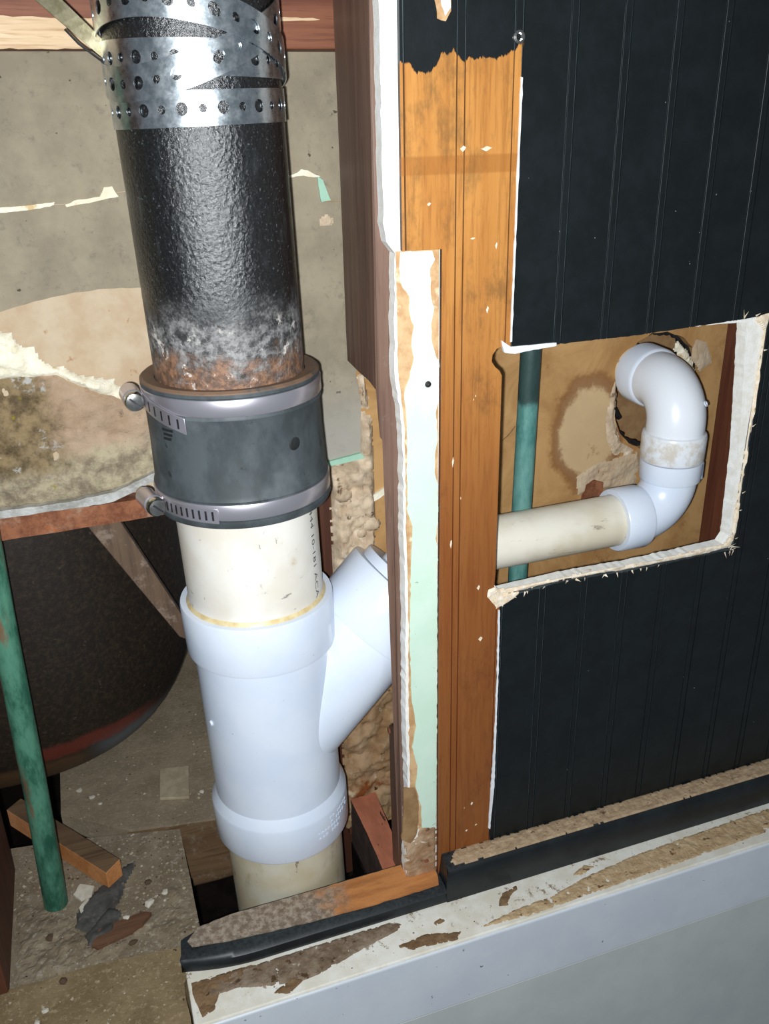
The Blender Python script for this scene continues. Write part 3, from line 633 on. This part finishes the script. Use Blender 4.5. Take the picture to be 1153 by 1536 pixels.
bm = bmesh.new(); nu, nv = 64, 28; rows = []
for j in range(nv+1):
    ph = -PI/2+(PI/2+.40)*j/nv; row = []
    for i in range(nu):
        th = 2*PI*i/nu; ex = 2/2.25
        cx, sx = math.cos(th), math.sin(th)
        rx = 430 if cx < 0 else 226
        ev = 2/3.0; cp = abs(math.cos(ph))**ev; sp_ = math.copysign(abs(math.sin(ph))**ev, math.sin(ph))
        row.append(bm.verts.new((-140+rx*math.copysign(abs(cx)**ex, cx)*cp, 376+196*math.copysign(abs(sx)**ex, sx)*cp, 326+286*sp_)))
    rows.append(row)
for j in range(nv):
    for i in range(nu):
        bm.faces.new((rows[j][i], rows[j][(i+1) % nu], rows[j+1][(i+1) % nu], rows[j+1][i]))
bm.faces.new(rows[-1]); bmesh.ops.remove_doubles(bm, verts=bm.verts, dist=.05)
obj('tub_shell', bm, M['tub'], t, smooth=True)
obj('wood_brace', hexa([(46, 166, 262), (66, 166, 248), (66, 178, 248), (46, 178, 262), (-26, 166, 403), (4, 166, 403), (4, 178, 403), (-26, 178, 403)]), M['brace'], label='brown diagonal board under the rusty rim behind the pipe', cat='board', bevel=1)
obj('wood_post', box(176, 214, 162, 196, -100, 424), M['stud_dark'], label='dark brown post behind the stack below the lumpy mortar', cat='post', bevel=1)

# ------------------------------------------------------------------ floor, boards, void
fw = obj('wall_rear', box(-420, 330, 720, 740, -250, 900), M['stud_dark'], kind='structure')
fl = obj('floor', box(-420, 1050, -60, 760, -262, -250), M['soil'], kind='structure')
sl = obj('floor_slab', slab([rag([(-106, 268), (-106, 720), (320, 720), (320, 205), (150, 203), (60, 197), (-34, 214)], 20, .8, 4, keep=(1, 2, 3))], 0, -26, 'xy'), M['dust_slab'], label='dusty grey slab under the tub behind the stack', cat='slab', bevel=1)
obj('paver', hexa([(4, 250, 0), (37, 240, 0), (44, 296, 0), (10, 303, 0), (4, 250, 4), (37, 240, 4), (44, 296, 4), (10, 303, 4)]), M['paver'], label='small square tile lying on the dusty slab', cat='tile', bevel=.8)
obj('plank', slab([rag([(-36, 190), (60, 184), (250, 186), (250, 204), (150, 202), (60, 196), (-36, 212)], 12, .8, 6)], -1, -66, 'xy'), M['plank'], label='brown plank edge at the back of the floor hole', cat='plank', bevel=1.2)
obj('floorboard', slab([rag([(-160, 44), (-76, 44), (21.5, 34), (21, 120), (20, 196), (-18, 205), (-104, 225), (-160, 232)], 24, .7, 3)], 0, -19, 'xy'), M['dust_board'], label='dusty floorboard whose right edge borders the hole round the stack', cat='floorboard', bevel=1.2)
obj('joist', box(-20, 17, 24, 190, -120, -20), M['board_edge'], label='rough joist under the floorboard at the left of the floor hole', cat='joist', bevel=1.5)
obj('sill', slab([rag([(-200, -90), (-1.5, -90), (-1.5, -24), (-1.5, -6), (19, 26), (21, 33), (-76, 43), (-200, 44)], 14, 1.0, 8)], 4, -60, 'xy'), M['dust_floor'], label='dusty sill in the bottom left corner beside the white ledge', cat='sill', bevel=2)
ct = obj('cleat', slab([rag([(206, 26), (228, 26), (233, 90), (236, 148), (206, 148), (207, 90)], 10, .6, 4)], 24, -40, 'xy'), [M['cleat'], M['cleat_side']], label='terracotta coloured timber lying by the stud foot', cat='timber', bevel=1)
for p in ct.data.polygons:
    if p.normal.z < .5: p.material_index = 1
obj('sole_block', box(204, 240, 149, 158, -30, 38), M['stud_dark'], label='dark timber end behind the terracotta timber', cat='timber', bevel=1)
obj('pipe_run', tube([(-40, 262, -136), (60, 258, -134), (230, 262, -130)], 13, 20), M['plank'], label='grey brown pipe deep in the floor hole', cat='pipe', smooth=True)
obj('joist', box(205, 245, 22, 150, -160, -41), M['soil'], label='black timber under the terracotta cleat', cat='joist', bevel=1)
obj('joist', box(-60, 24, 205, 330, -180, -27), M['soil'], label='dark support under the dusty slab', cat='joist', bevel=1)

# stick, scraps and crumbs on the floorboard
d = Vector((95, -128, 0)).normalized(); nrm_ = Vector((d.y, -d.x, 0))*-1
p0 = Vector((-160, 268, .4)); L_ = 168; wv = Vector((.62, .60, 0))*24
def stick_box():
    bm = bmesh.new(); q = []
    for z in (.4, 24):
        for (a, b) in ((0, 0), (1, 0), (1, 1), (0, 1)): q.append(p0+d*L_*a+wv*b+Vector((0, 0, z)))
    return hexa(q)
t = thing('wood_stick', 'short sawn stick with an orange cut face, lying behind the green pipe', 'stick', (p0.x, p0.y, 0))
o = obj('stick_body', stick_box(), [M['stick_cut'], M['stick_top']], t, bevel=.8)
for p in o.data.polygons:
    if p.normal.z > .5 or p.normal.y > .5: p.material_index = 1
scrap = [(-30, 166), (-45, 130), (-60, 92), (-80, 82), (-95, 96), (-90, 118), (-70, 140), (-48, 158)]
obj('tar_paper', lump(scrap, .3, 3, 2.2, 5, 3, .05, 'xy', .7), M['tar'], label='crumpled dark tar paper scrap on the dusty floorboard', cat='scrap', smooth=True, sharp=50)
obj('tar_paper', lump([(-62, 108), (-50, 100), (-58, 74), (-82, 66), (-86, 80)], 2.6, 6, 2.2, 9, 4, .05, 'xy', .5), M['tar'], label='folded black end of tar paper lying on the larger scrap', cat='scrap', smooth=True, sharp=50)
obj('wood_chip', slab([rag([(-80, 64), (-72, 82), (-30, 88), (-22, 84), (-32, 73), (-74, 60)], 6, 1.0, 2)], .3, 6, 'xy'), M['chip'], label='brown wood splinter on the dusty floorboard near the ledge', cat='wood chip', bevel=1)
obj('plaster_flake', slab([rag([(-88, 150), (-74, 142), (-77, 131), (-88, 128), (-95, 138)], 4, .7, 2)], .3, 3, 'xy'), M['crumb'], label='cream plaster flake under the end of the sawn stick', cat='flake', bevel=.5)
obj('plaster_flake', slab([rag([(-82, 128), (-75, 122), (-79, 108), (-88, 110), (-90, 119)], 4, .7, 6)], .3, 3, 'xy'), M['crumb'], label='pale flake between the green pipe and the tar paper', cat='flake', bevel=.5)
obj('dirt_ridge', lump([(-44, 70), (10, 40), (18, 52), (12, 110), (-5, 120), (-20, 92)], .3, 3, 2.0, 7, 8, .08, 'xy', .3), M['dust_board'], kind='stuff', label='gritty grey dirt heaped beside the floor hole', cat='dirt')
obj('dirt_ridge', lump([(-150, 48), (-60, 46), (-44, 62), (-84, 88), (-100, 120), (-150, 150)], .3, 4, 2.4, 17, 8, .08, 'xy', .3), M['dust_board'], kind='stuff', label='gritty grey dirt round the foot of the green pipe', cat='dirt')
cr = random.Random(21)
def crumb_mesh(s):
    bm = bmesh.new(); bmesh.ops.create_icosphere(bm, subdivisions=1, radius=1)
    for v in bm.verts: v.co = v.co*(1+cr.uniform(-.3, .25)); v.co.z *= .7
    me = bpy.data.meshes.new('crumb'); bm.to_mesh(me); bm.free(); return me
cmeshes = [crumb_mesh(i) for i in range(5)]
for m_ in cmeshes: m_.materials.append(M['crumb'])
bmeshes = [crumb_mesh(i) for i in range(4)]
for m_ in bmeshes: m_.materials.append(M['crumb_brown'])
def crumb(x, y, z, s, brown, name, label, group):
    o = bpy.data.objects.new(name, cr.choice(bmeshes if brown else cmeshes)); C.objects.link(o)
    o.scale = (s*MM*cr.uniform(.8, 1.5), s*MM, s*MM*.8); o.rotation_euler = (0, 0, cr.uniform(0, 6))
    o.location = (x*MM, y*MM, (z+s*.4)*MM)
    o['label'] = label; o['category'] = 'crumb'; o['group'] = group
for (x, y, z, s_, br, lb) in ((-22, 100, .6, 4.4, 0, 'white plaster lump on the floorboard, largest one near the floor hole'), (-6, 108, .6, 3.2, 0, 'small white plaster bit on the floorboard at the hole edge'),
        (-21, 128, .6, 4.6, 1, 'yellow brown crumb on the floorboard between tar paper and hole'), (-45, 86, 5.6, 2.6, 0, 'white crumb lying on the brown wood splinter'),
        (-85, 300, .2, 3.6, 0, 'white crumb on the grey slab left of the square tile'), (-71, 282, .2, 3.2, 0, 'pale crumb on the slab, second left of the square tile'),
        (-62, 268, .2, 2.4, 0, 'tiny pale crumb on the slab just behind the sawn stick'), (52, 246, .2, 3.0, 0, 'pale round crumb on the slab right of the square tile'),
        (-128, -2, 4.2, 3.2, 0, 'cream wedge shaped crumb on the corner sill'), (-121, 8, 4.2, 2.8, 0, 'white thin crumb behind the cream wedge on the corner sill'),
        (-106, 34, 4.2, 4.0, 1, 'dark crumb on the corner sill nearest the floorboard'), (-42, 58, .6, 3.6, 1, 'dark crumb on the floorboard below the brown splinter'),
        (-118, 92, .6, 3.6, 1, 'brown crumb beside the foot of the green pipe')):
    crumb(x, y, z, s_, br, 'dirt_crumb' if br else 'plaster_crumb', lb, 'crumbs on the dusty floor')
def grit(name, polys, n, z, smin, smax, mat, parent=None, label=None, avoid=()):
    bm = bmesh.new(); k = 0
    while k < n:
        pl = cr.choice(polys); xs = [p[0] for p in pl]; ys = [p[1] for p in pl]
        x = cr.uniform(min(xs), max(xs)); y = cr.uniform(min(ys), max(ys))
        if not inside((x, y), pl) or any(inside((x, y), q) for q in avoid): continue
        s_ = smin+(smax-smin)*cr.random()**2.5; c = Vector((x, y, z)); k += 1
        v = [bm.verts.new(c+Vector((cr.uniform(.5, 1.2)*s_*math.cos(a), cr.uniform(.5, 1.2)*s_*math.sin(a), -.3))) for a in (0, 1.57, 3.14, 4.71)]+[bm.verts.new(c+Vector((cr.uniform(-.4, .4)*s_, cr.uniform(-.4, .4)*s_, s_*.8)))]
        for i in range(4): bm.faces.new((v[i], v[(i+1) % 4], v[4]))
        bm.faces.new(v[:4][::-1])
    return obj(name, bm, mat, parent, label=label, cat=None if parent else 'grit', kind='stuff')
occ = [scrap, [(-85, 60), (-75, 90), (-20, 92), (-20, 70)], [(-95, 155), (-70, 155), (-70, 105), (-95, 105)]]
fb_area = [(-150, 46), (-20, 40), (18, 38), (18, 190), (-60, 205), (-150, 220)]
grit('floor_grit', [fb_area], 420, .2, .5, 2.4, M['grit'], None, 'pale gritty bits strewn over the dusty floorboard', occ)
grit('floor_grit', [fb_area], 160, .2, .5, 2.2, M['crumb_brown'], None, 'dark gritty bits strewn over the dusty floorboard', occ)
grit('slab_grit', [[(-100, 268), (-34, 218), (150, 206), (150, 420), (-100, 420)]], 200, .0, .6, 2.4, M['grit'], None, 'pale gritty bits strewn over the grey slab')
grit('sill_grit', [[(-190, -85), (-8, -85), (-8, 10), (-60, 40), (-190, 40)]], 200, 4.0, .5, 2.2, M['grit'], None, 'gritty bits strewn over the corner sill')

# ------------------------------------------------------------------ the stack
def stackroot(name, label, cat, z): return thing(name, label, cat, axis_at(z))
t = obj('cast_iron_pipe', lathe([(57, 526), (57, 910), (50, 910), (50, 526)], 96, lean), M['iron'], label='black cast iron stack pipe with a rusty lower end', cat='pipe', smooth=True, org=axis_at(526))

def strap(zc, amp, th0, r, label, w=20.5):
    n = 28; bm = bmesh.new(); V = {}
    def vert(s, v):
        key = (round(s*64) % (n*64), round(v*40))
        if key not in V:
            th = 2*PI*s/n; z = zc+amp*math.cos(th-th0)+v
            V[key] = bm.verts.new(lean(Vector((r*math.cos(th), r*math.sin(th), z))))
        return V[key]
    cell = 2*PI*r/n; per = []
    for k in range(4): per.append((-.5+k/4, -.5))
    for k in range(4): per.append((.5, -.5+k/4))
    for k in range(4): per.append((.5-k/4, .5))
    for k in range(4): per.append((-.5, .5-k/4))
    for c in range(n):
        hr = 3.9 if c % 2 else 2.6; inner = []
        outer = [vert(c+.5+a, b*w) for a, b in per]
        for a, b in per:
            ang = math.atan2(b*w, a*cell); s = c+.5+hr*math.cos(ang)/cell; v = hr*math.sin(ang)
            th = 2*PI*s/n; z = zc+amp*math.cos(th-th0)+v
            inner.append(bm.verts.new(lean(Vector((r*math.cos(th), r*math.sin(th), z)))))
        for k in range(16): bm.faces.new((outer[k], outer[(k+1) % 16], inner[(k+1) % 16], inner[k]))
    front = bm.faces[:]; ret = bmesh.ops.extrude_face_region(bm, geom=front, use_keep_orig=True)
    for v in ret['geom']:
        if isinstance(v, bmesh.types.BMVert):
            ax_, ay_, _ = axis_at(v.co.z); d_ = Vector((v.co.x-ax_, v.co.y-ay_, 0)).normalized(); v.co -= d_*.8
    return obj('pipe_strap', bm, M['galv'], label=label, cat='strap', group='perforated straps round the iron pipe', smooth=True, org=axis_at(zc))
strap(729, 1.5, .3, 58.2, 'galvanised perforated strap, lowest ring on the black pipe')
strap(757.5, 1.5, 2.6, 58.4, 'galvanised perforated strap, second ring up, level round the pipe')
strap(769, 26, .6, 59.6, 'galvanised perforated strap rising to the right across the others')
strap(768, 21, -2.3, 60.8, 'galvanised perforated strap, outermost, sloping down to the right')
t = thing('strap_tail', 'dull loose end of strap hanging left of the pipe top', 'strap', (20, 60, 765))
bm = bmesh.new(); prev = None
for i in range(13):
    f_ = i/12; c = Vector((-2, 52, 806)).lerp(Vector((50, 62, 757)), f_); tw = .9-1.0*f_
    sd = Vector((.75*math.cos(tw*.6), .5*math.sin(tw), .35)).normalized()*(7.5-3.5*f_)
    a, b = bm.verts.new(c+sd), bm.verts.new(c-sd)
    if prev: bm.faces.new((prev[0], a, b, prev[1]))
    prev = (a, b)
o = obj('tail_band', bm, M['galv_dull'], t); sm = o.modifiers.new('solid', 'SOLIDIFY'); sm.thickness = .0009
obj('wire', tube([(20, 58, 776), (27, 58, 768), (36, 58, 761), (43, 60, 756)], .7, 8), M['black_iron'], t)
obj('wire_tip', lathe([(.1, 0), (1.8, .4), (1.8, 2.6), (.1, 3)], 10, org=(42, 58, 755.5), ax=(.6, -.7, -.3), closed=False), M['chrome'], t)
bm = bmesh.new()

t = stackroot('rubber_coupling', 'grey black rubber coupling with two steel clamps joining iron to plastic', 'coupling', 440)
obj('sleeve', lathe([(58.2, 441), (70, 441), (71, 443.5), (71, 446), (69.2, 447), (69.2, 461), (70, 462.5), (68.6, 466), (67.4, 500), (67.4, 522), (68.8, 526), (67.6, 528), (67.6, 541.5), (68.6, 542.5), (68.4, 546), (66.5, 547.5), (57.6, 546.2)], 96, lean), M['rubber'], t, smooth=True)
def along(th, r, z): return lean(Vector((r*math.cos(th), r*math.sin(th), z)))
def patch(th0, th1, z0, z1, r0, r1, bm=None, dz=0.0, n=8):
    bm = bm or bmesh.new(); R = []
    for i in range(n+1):
        f_ = i/n; th = th0+(th1-th0)*f_; o_ = dz*f_
        R.append([bm.verts.new(along(th, r, z+o_)) for r, z in ((r0, z0), (r1, z0), (r1, z1), (r0, z1))])
    for i in range(n):
        for k in range(4): bm.faces.new((R[i][k], R[i][(k+1) % 4], R[i+1][(k+1) % 4], R[i+1][k]))
    bm.faces.new(R[0]); bm.faces.new(R[-1]); return bm
def clamp(zc, rb, ths, tail, slots, tdz, lab):
    cl = obj('hose_clamp', lathe([(rb-.8, zc-6.3), (rb+.5, zc-6.3), (rb+1.2, zc-5.2), (rb+.9, zc), (rb+1.2, zc+5.2), (rb+.5, zc+6.3), (rb-.8, zc+6.3)], 96, lean), M['steel'], t, smooth=True, label=lab)
    sc = along(ths, rb+8.5, zc)
    tn = Vector((-math.sin(ths), math.cos(ths), 0))      # tangent, towards the viewer at the left side
    if tn.y > 0: tn = -tn
    obj('screw_housing', lathe([(6.6, -13), (7.6, -12), (7.6, 9), (6.6, 10), (3, 10), (3, -13)], 20, org=sc, ax=tn), M['steel'], cl, smooth=True)
    obj('clamp_screw', lathe([(.1, 19.0), (3.4, 19.2), (6.4, 18.4), (7.3, 16.5), (7.3, 12.0), (5, 10.5), (4.2, -22), (.1, -22)], 6*4, org=sc, ax=tn, closed=False), M['chrome'], cl, smooth=True)
    u_ = tn.cross(Vector((0, 0, 1)))
    c_ = sc+tn*19.3; bm = bmesh.new()
    a_ = Vector((0, 0, 1))*.5+u_*.5; b_ = tn.cross(a_).normalized()
    a_.normalize(); q = [c_+a_*5+b_*.7, c_-a_*5+b_*.7, c_-a_*5-b_*.7, c_+a_*5-b_*.7]
    hexa([p-tn*1.0 for p in q]+[p+tn*.25 for p in q], bm)
    obj('screw_slot', bm, M['steel_dark'], cl)
    th_a = ths+.10; th_b = ths+.10+tail
    obj('band_tail', patch(th_a, th_b, zc-6.6, zc+5.8, rb+1.4, rb+2.4, None, tdz, 12), M['steel'], cl, smooth=True, bevel=.4)
    bm = bmesh.new()
    for k in range(slots):
        f_ = (k+.8)/(slots+.6); th = th_a+(th_b-th_a)*f_
        patch(th-.011, th+.011, zc-4+tdz*f_, zc+3.4+tdz*f_, rb+2.3, rb+2.65, bm, 0, 1)
    obj('band_slots', bm, M['steel_dark'], cl)
clamp(535, 68.0, PI+.06, .72, 6, -13, 'upper clamp, its tail end slanting down')
clamp(454, 69.6, PI+.22, .80, 10, -1.5, 'lower clamp with a slotted tail end')
bm = bmesh.new()
for (th, z, a, b) in ((3.72, 512, .07, .9), (3.72, 515.5, .085, .9), (3.70, 508.5, .06, .9), (3.52, 480, .02, 2.6), (3.57, 479, .015, 2.6), (3.61, 477.5, .02, 2.2), (3.82, 479, .05, .7), (3.72, 449.5+24, .02, 2.0)):
    patch(th-a, th+a, z-b, z+b, 67.0, 67.75+.1*(z > 505), bm, 0, 4)
obj('moulded_marks', bm, M['rubber_dark'], t, kind='stuff')
obj('dent', lathe([(.1, 1.3), (4.2, 1.1), (5.4, .6), (5.0, 0), (.1, 0)], 16, org=along(-1.07, 66.7, 500), ax=(math.cos(-1.07), math.sin(-1.07), .02), closed=False), M['rubber_dark'], t)

t = stackroot('pvc_pipe', 'cream plastic pipe piece with black print between coupling and wye', 'pipe', 330)
obj('pipe_wall', lathe([(58.0, 332), (58.0, 452), (52, 452), (52, 332)], 96, lean), M['pvc_cream'], t, smooth=True)
def print_on(txt, th, z_top, hgt, parent, r, adv=1.0):
    cu = bpy.data.curves.new('lettering', 'FONT'); cu.body = txt; cu.size = hgt; cu.resolution_u = 2
    to = bpy.data.objects.new('lettering', cu); C.objects.link(to)
    bpy.context.view_layer.update()
    me = to.evaluated_get(bpy.context.evaluated_depsgraph_get()).to_mesh()
    bm = bmesh.new(); bm.from_mesh(me); to.to_mesh_clear(); bpy.data.objects.remove(to); bpy.data.curves.remove(cu)
    bmesh.ops.triangulate(bm, faces=bm.faces)
    for v in bm.verts:      # text runs down the pipe
        u_, h_ = v.co.x*adv, v.co.y
        v.co = along(th+h_/r, r, z_top-u_)
    return obj('print', bm, M['ink'], parent)
print_on('4444 10-181 ACA', -.71, 440, 8.0, t, 58.12, 1.5)

t = stackroot('wye_fitting', 'white plastic wye fitting in the stack with a branch to the right', 'pipe fitting', 84)
bo = Vector(axis_at(186)); bd = Vector((1, .04, 1)).normalized()
bm = lathe([(60, 120), (60, 305), (53, 305), (53, 120)], 96, lean)
lathe([(52.5, 30), (52.5, 140), (47, 140), (47, 30)], 80, org=bo, ax=bd, bm=bm)
obj('wye_body', bm, M['pvc_white'], t, smooth=True)
obj('hub', lathe([(58.2, 299), (62, 298), (65, 299.5), (65.6, 302), (66, 345), (65.2, 347.2), (58.2, 347.2)], 96, lean), M['pvc_white'], t, smooth=True)
obj('hub', lathe([(59, 88), (64.4, 87), (65.4, 89), (65.4, 126), (64.8, 128.4), (60, 138), (57.5, 138)], 96, lean), M['pvc_white'], t, smooth=True, sharp=30)
obj('branch_hub', lathe([(50, 135), (55.6, 136), (56.6, 138), (57, 187), (56, 190), (45, 190), (45, 150)], 80, org=bo, ax=bd), M['pvc_white'], t, smooth=True)
obj('glue_line', lathe([(57.9, 346), (60.4, 347.0), (59.6, 348.4), (58.0, 350.5)], 96, lean), M['pvc_glue'], t, smooth=True)
er = random.Random(3); bm = bmesh.new()
for row, z in enumerate((121, 115.5, 110, 104.5)):
    for k in range(8):
        if er.random() < .15: continue
        th = -.98-.26*(row > 1)+k*.062+row*.01; patch(th-.018*er.uniform(.5, 1), th+.018, z-1.6, z+1.2*er.uniform(.2, 1), 65.0, 65.9, bm, 0, 1)
obj('moulded_marks', bm, M['pvc_white'], t, kind='stuff')
obj('nub', lathe([(.1, 2.2), (2.2, 2.0), (3, 0), (.1, 0)], 10, org=along(PI+.35, 59.6, 234), ax=(-1, -.3, 0), closed=False), M['pvc_white'], t)
t = obj('pvc_pipe', lathe([(57.0, -150), (57.0, 118), (51, 118), (51, -150)], 96, lean), M['pvc_low'], label='aged plastic stack pipe going down through the floor hole', cat='pipe', smooth=True, org=axis_at(-150))

t = thing('reducer_elbow', 'white plastic reducer between the wye branch and the stud', 'pipe fitting', (bo+bd*190)[:])
pth = [bo+bd*(176+4*i) for i in range(9)]
bend = [bo+bd*(212)+Vector((0, 0, 0))]
obj('bushing', lathe([(30, 176), (44.6, 176), (44.6, 190), (47.5, 190.4), (48, 198), (47, 200), (30, 200)], 64, org=bo, ax=bd), M['pvc_white'], t, smooth=True)
z_r = 354.0
ctr_p = bo+bd*200
path = [ctr_p+bd*(s-6) for s in (0, 8, 14)]
e0 = path[-1]; xe = e0.x+(z_r-e0.z)
path += [Vector((e0.x+(xe-e0.x)*k/4, e0.y+(71-e0.y)*k/4, e0.z+(z_r-e0.z)*(1-(1-k/4)**1.5))) for k in (1, 2, 3, 4)]+[Vector((xe+18, 71, z_r))]
obj('bend', tube(path, [31, 31, 31, 31, 30.5, 30, 30, 30], 40), M['pvc_white'], t, smooth=True)

# drain seen through the cut-out
t = obj('pvc_pipe', tube([(xe+6, 71, 353.8), (380, 71, 354.4), (488, 71, 355.2)], 25.4, 56), M['pvc_drain'], label='cream plastic drain pipe lying across the cut-out', cat='pipe', smooth=True)
t = thing('pipe_elbow', 'lower white plastic elbow on the end of the horizontal drain pipe', 'pipe fitting', (470, 71, 330))
R_ = 37; cx_ = 527.5
pth = [Vector((494, 71, 355.3)), Vector((cx_-R_, 71, 355.3))]+arc((cx_-R_, 71, 355.3+R_), (0, 0, -1), (1, 0, 0), R_, 14)+[Vector((cx_, 71, 400)), Vector((cx_, 71, 411))]
obj('elbow_body', tube(pth, [26.4]*len(pth), 56), M['pvc_white'], t, smooth=True)
obj('hub', lathe([(25.6, 466), (30.4, 466), (31.4, 467.4), (31.6, 493), (30.6, 495.5), (27.2, 495.5)], 64, org=(0, 71, 355.2), ax=(1, 0, 0)), M['pvc_white'], t, smooth=True)
obj('hub', lathe([(26, 392), (28.6, 391), (29.5, 393), (29.8, 411), (25, 411)], 64, org=(cx_, 71, 0)), M['pvc_white'], t, smooth=True)
obj('moulded_step', lathe([(29.4, 393), (30.7, 394), (30.7, 409), (29.4, 410)], 20, org=(cx_, 71, 0), a0=-.75, a1=.9), M['pvc_white'], t)
t = thing('pipe_elbow', 'upper white plastic elbow turning back into the wall hole', 'pipe fitting', (cx_, 71, 411))
R2 = 36
pth = [Vector((cx_, 71, 425)), Vector((cx_, 71, 445))]+arc((cx_, 71+R2, 445), (0, -1, 0), (0.06, 0, 1), R2, 16)+[Vector((cx_+3, 71+R2+12, 481)), Vector((cx_+5, 71+R2+24, 481))]
obj('elbow_body', tube(pth, [27.6]*len(pth), 56), M['pvc_stained'], t, smooth=True)
obj('hub', lathe([(25, 411.6), (29.4, 411.8), (30.4, 413.4), (30.7, 436), (29.8, 438.6), (27, 440)], 64, org=(cx_, 71, 0)), M['pvc_stained'], t, smooth=True)
obj('hub', lathe([(27.2, -1), (29.0, .5), (30, 3), (30.4, 26), (25, 26)], 64, org=(cx_+2.6, 111, 481), ax=(.06, 1, 0)), M['pvc_white'], t, smooth=True)
obj('moulded_dot', lathe([(1.6, 0), (2.8, 0), (2.8, 1), (1.6, 1)], 14, org=(cx_+16, 51.6, 470), ax=(.45, -.72, .5)), M['pvc_white'], t)
obj('pvc_pipe', tube([(cx_+4.4, 140, 481), (cx_+8, 225, 481)], 24.5, 40), M['pvc_drain'], label='plastic stub behind the upper elbow inside the wall hole', cat='pipe', smooth=True)

# copper pipes
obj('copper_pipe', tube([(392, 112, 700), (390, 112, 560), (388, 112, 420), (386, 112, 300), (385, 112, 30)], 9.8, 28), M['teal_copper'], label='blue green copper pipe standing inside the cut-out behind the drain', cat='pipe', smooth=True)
obj('copper_pipe', tube([(-90, 119, 760), (-96, 121, 480), (-101, 124, 330), (-106, 130, 150), (-112, 135, 0.2)], [11, 11, 11, 11, 11.6], 28), M['verdigris'], label='bright green copper pipe standing on the dusty floorboard at left', cat='pipe', smooth=True)

# ------------------------------------------------------------------ baseboards and ledge
def moulding(prof, x0, x1, n=60, ragl=0.0, end=None):
    bm = bmesh.new(); R = []
    for i in range(n+1):
        x = x0+(x1-x0)*i/n; row = []
        for (y, z) in prof:
            xx = x
            if i == 0 and ragl: xx += ragl*noise.noise(Vector((y*.4, z*.4, 3)))
            yy, zz = (y, z) if not end else end(x, y, z)
            row.append(bm.verts.new((xx, yy, zz)))
        R.append(row)
    m = len(prof)
    for i in range(n):
        for k in range(m): bm.faces.new((R[i][k], R[i][(k+1) % m], R[i+1][(k+1) % m], R[i+1][k]))
    bm.faces.new(R[0]); bm.faces.new(R[-1]); return bm
bt = obj('baseboard_front', moulding([(-.4, 24), (-23.5, 24), (-24, 40), (-23.5, 57), (-21.8, 61), (-18, 63.2), (-.4, 63.4)], 252, 1000, 80, 5), M['bb_black'], kind='structure', smooth=True)
obj('dust_layer', lump([(259, -12), (268, -1), (300, -.8), (1000, -.8), (1000, -20), (600, -20), (430, -20), (300, -20), (262, -18.5)], 63.5, .9, 2.0, 4, 1.5, .25, 'xy', .7), M['bb_dust'], bt, kind='stuff', label='tan dust settled on the baseboard top')
def taper(x, y, z):
    k = max(0, 1-(x-0)/70); k = k*k
    return (y*(1-.5*k), 24+(z-24)*(1-.16*k)) if x < 70 else (y, z)
b2 = obj('trim_1', moulding([(24, 24), (-22.5, 24), (-23.4, 28), (-22, 34.5), (-17, 38.2), (-8, 39.2), (24, 39.2)], 0, 251.5, 50, 6, taper), M['bb_black'], kind='structure', smooth=True)
obj('raw_top', slab([rag([(46, -6.5), (110, -12), (180, -14.5), (246, -14), (249, -6), (250, 4), (247, 22), (190, 22), (110, 22), (50, 22), (18, 18), (7, 6), (10, -1)], 5, .8, 3)], 39.0, 40.4, 'xy'), M['bb_raw'], b2, label='raw orange wood top, dusty towards the left', bevel=.4, bseg=1)
t = thing('white_ledge', 'white painted ledge with dirt stained top running along the bottom right', 'ledge', (380, -36, -420))
obj('ledge_top', box(1, 1000, -68, 22, 12, 23.6), M['ledge_top'], t, bevel=1.5)
obj('front_board', slab([[(1, -58.6), (1000, -58.6), (1000, 21.5), (1, 21.5)]], -69.6, -60), M['ledge'], t, bevel=2.2, bseg=3)
obj('lower_board', slab([[(1, -420), (1000, -420), (1000, -59.4), (1, -59.4)]], -68.4, -60), M['ledge_low'], t, bevel=.8)
obj('end_board', box(1, 10, -60, 24, -420, 12), M['ledge_low'], t)
dl = [([(6, -46), (20, -34), (32, -26), (88, -25), (139, -25), (191, -25), (203, -31), (195, -37), (162, -44), (114, -56), (92, -58), (70, -52), (40, -44)], 'dirt_grey', 'grey dirt crust on the left of the ledge'),
      ([(3, -24), (60, -24), (60, -34), (30, -38), (20, -58), (8, -62), (4, -40)], 'dirt_brown', None),
      ([(262, -61), (284, -57), (310, -53), (351, -51), (386, -43), (441, -36), (496, -33), (628, -29), (760, -27), (760, -58), (608, -57), (477, -61), (398, -63), (323, -65.5)], 'dirt_tan', 'tan dirt band along the right of the ledge'),
      ([(294, -46), (300, -37), (306, -31), (324, -27), (323, -33), (312, -38), (306, -47)], 'dirt_brown', None),
      ([(185, -52), (218, -49), (252, -58), (244, -66), (201, -62)], 'dirt_brown', None),
      ([(228, -40), (238, -37), (243, -42), (232, -46)], 'dirt_brown', None), ([(380, -36), (400, -28), (410, -34), (392, -40)], 'dirt_tan', None),
      ([(68, -60), (90, -50), (100, -56), (84, -66)], 'dirt_brown', None)]
for i, (pl, m_, lb) in enumerate(dl):
    obj('dirt_patch', lump(pl, 23.6, 1.3, 1.3, i+2, 2.5, .12, 'xy', .45, 3.2), M[m_], t, kind='stuff', label=lb)
grit('ledge_grit', [[(10, -62), (600, -62), (600, -28), (10, -28)]], 130, 23.6, .4, 1.5, M['crumb_brown'], t)
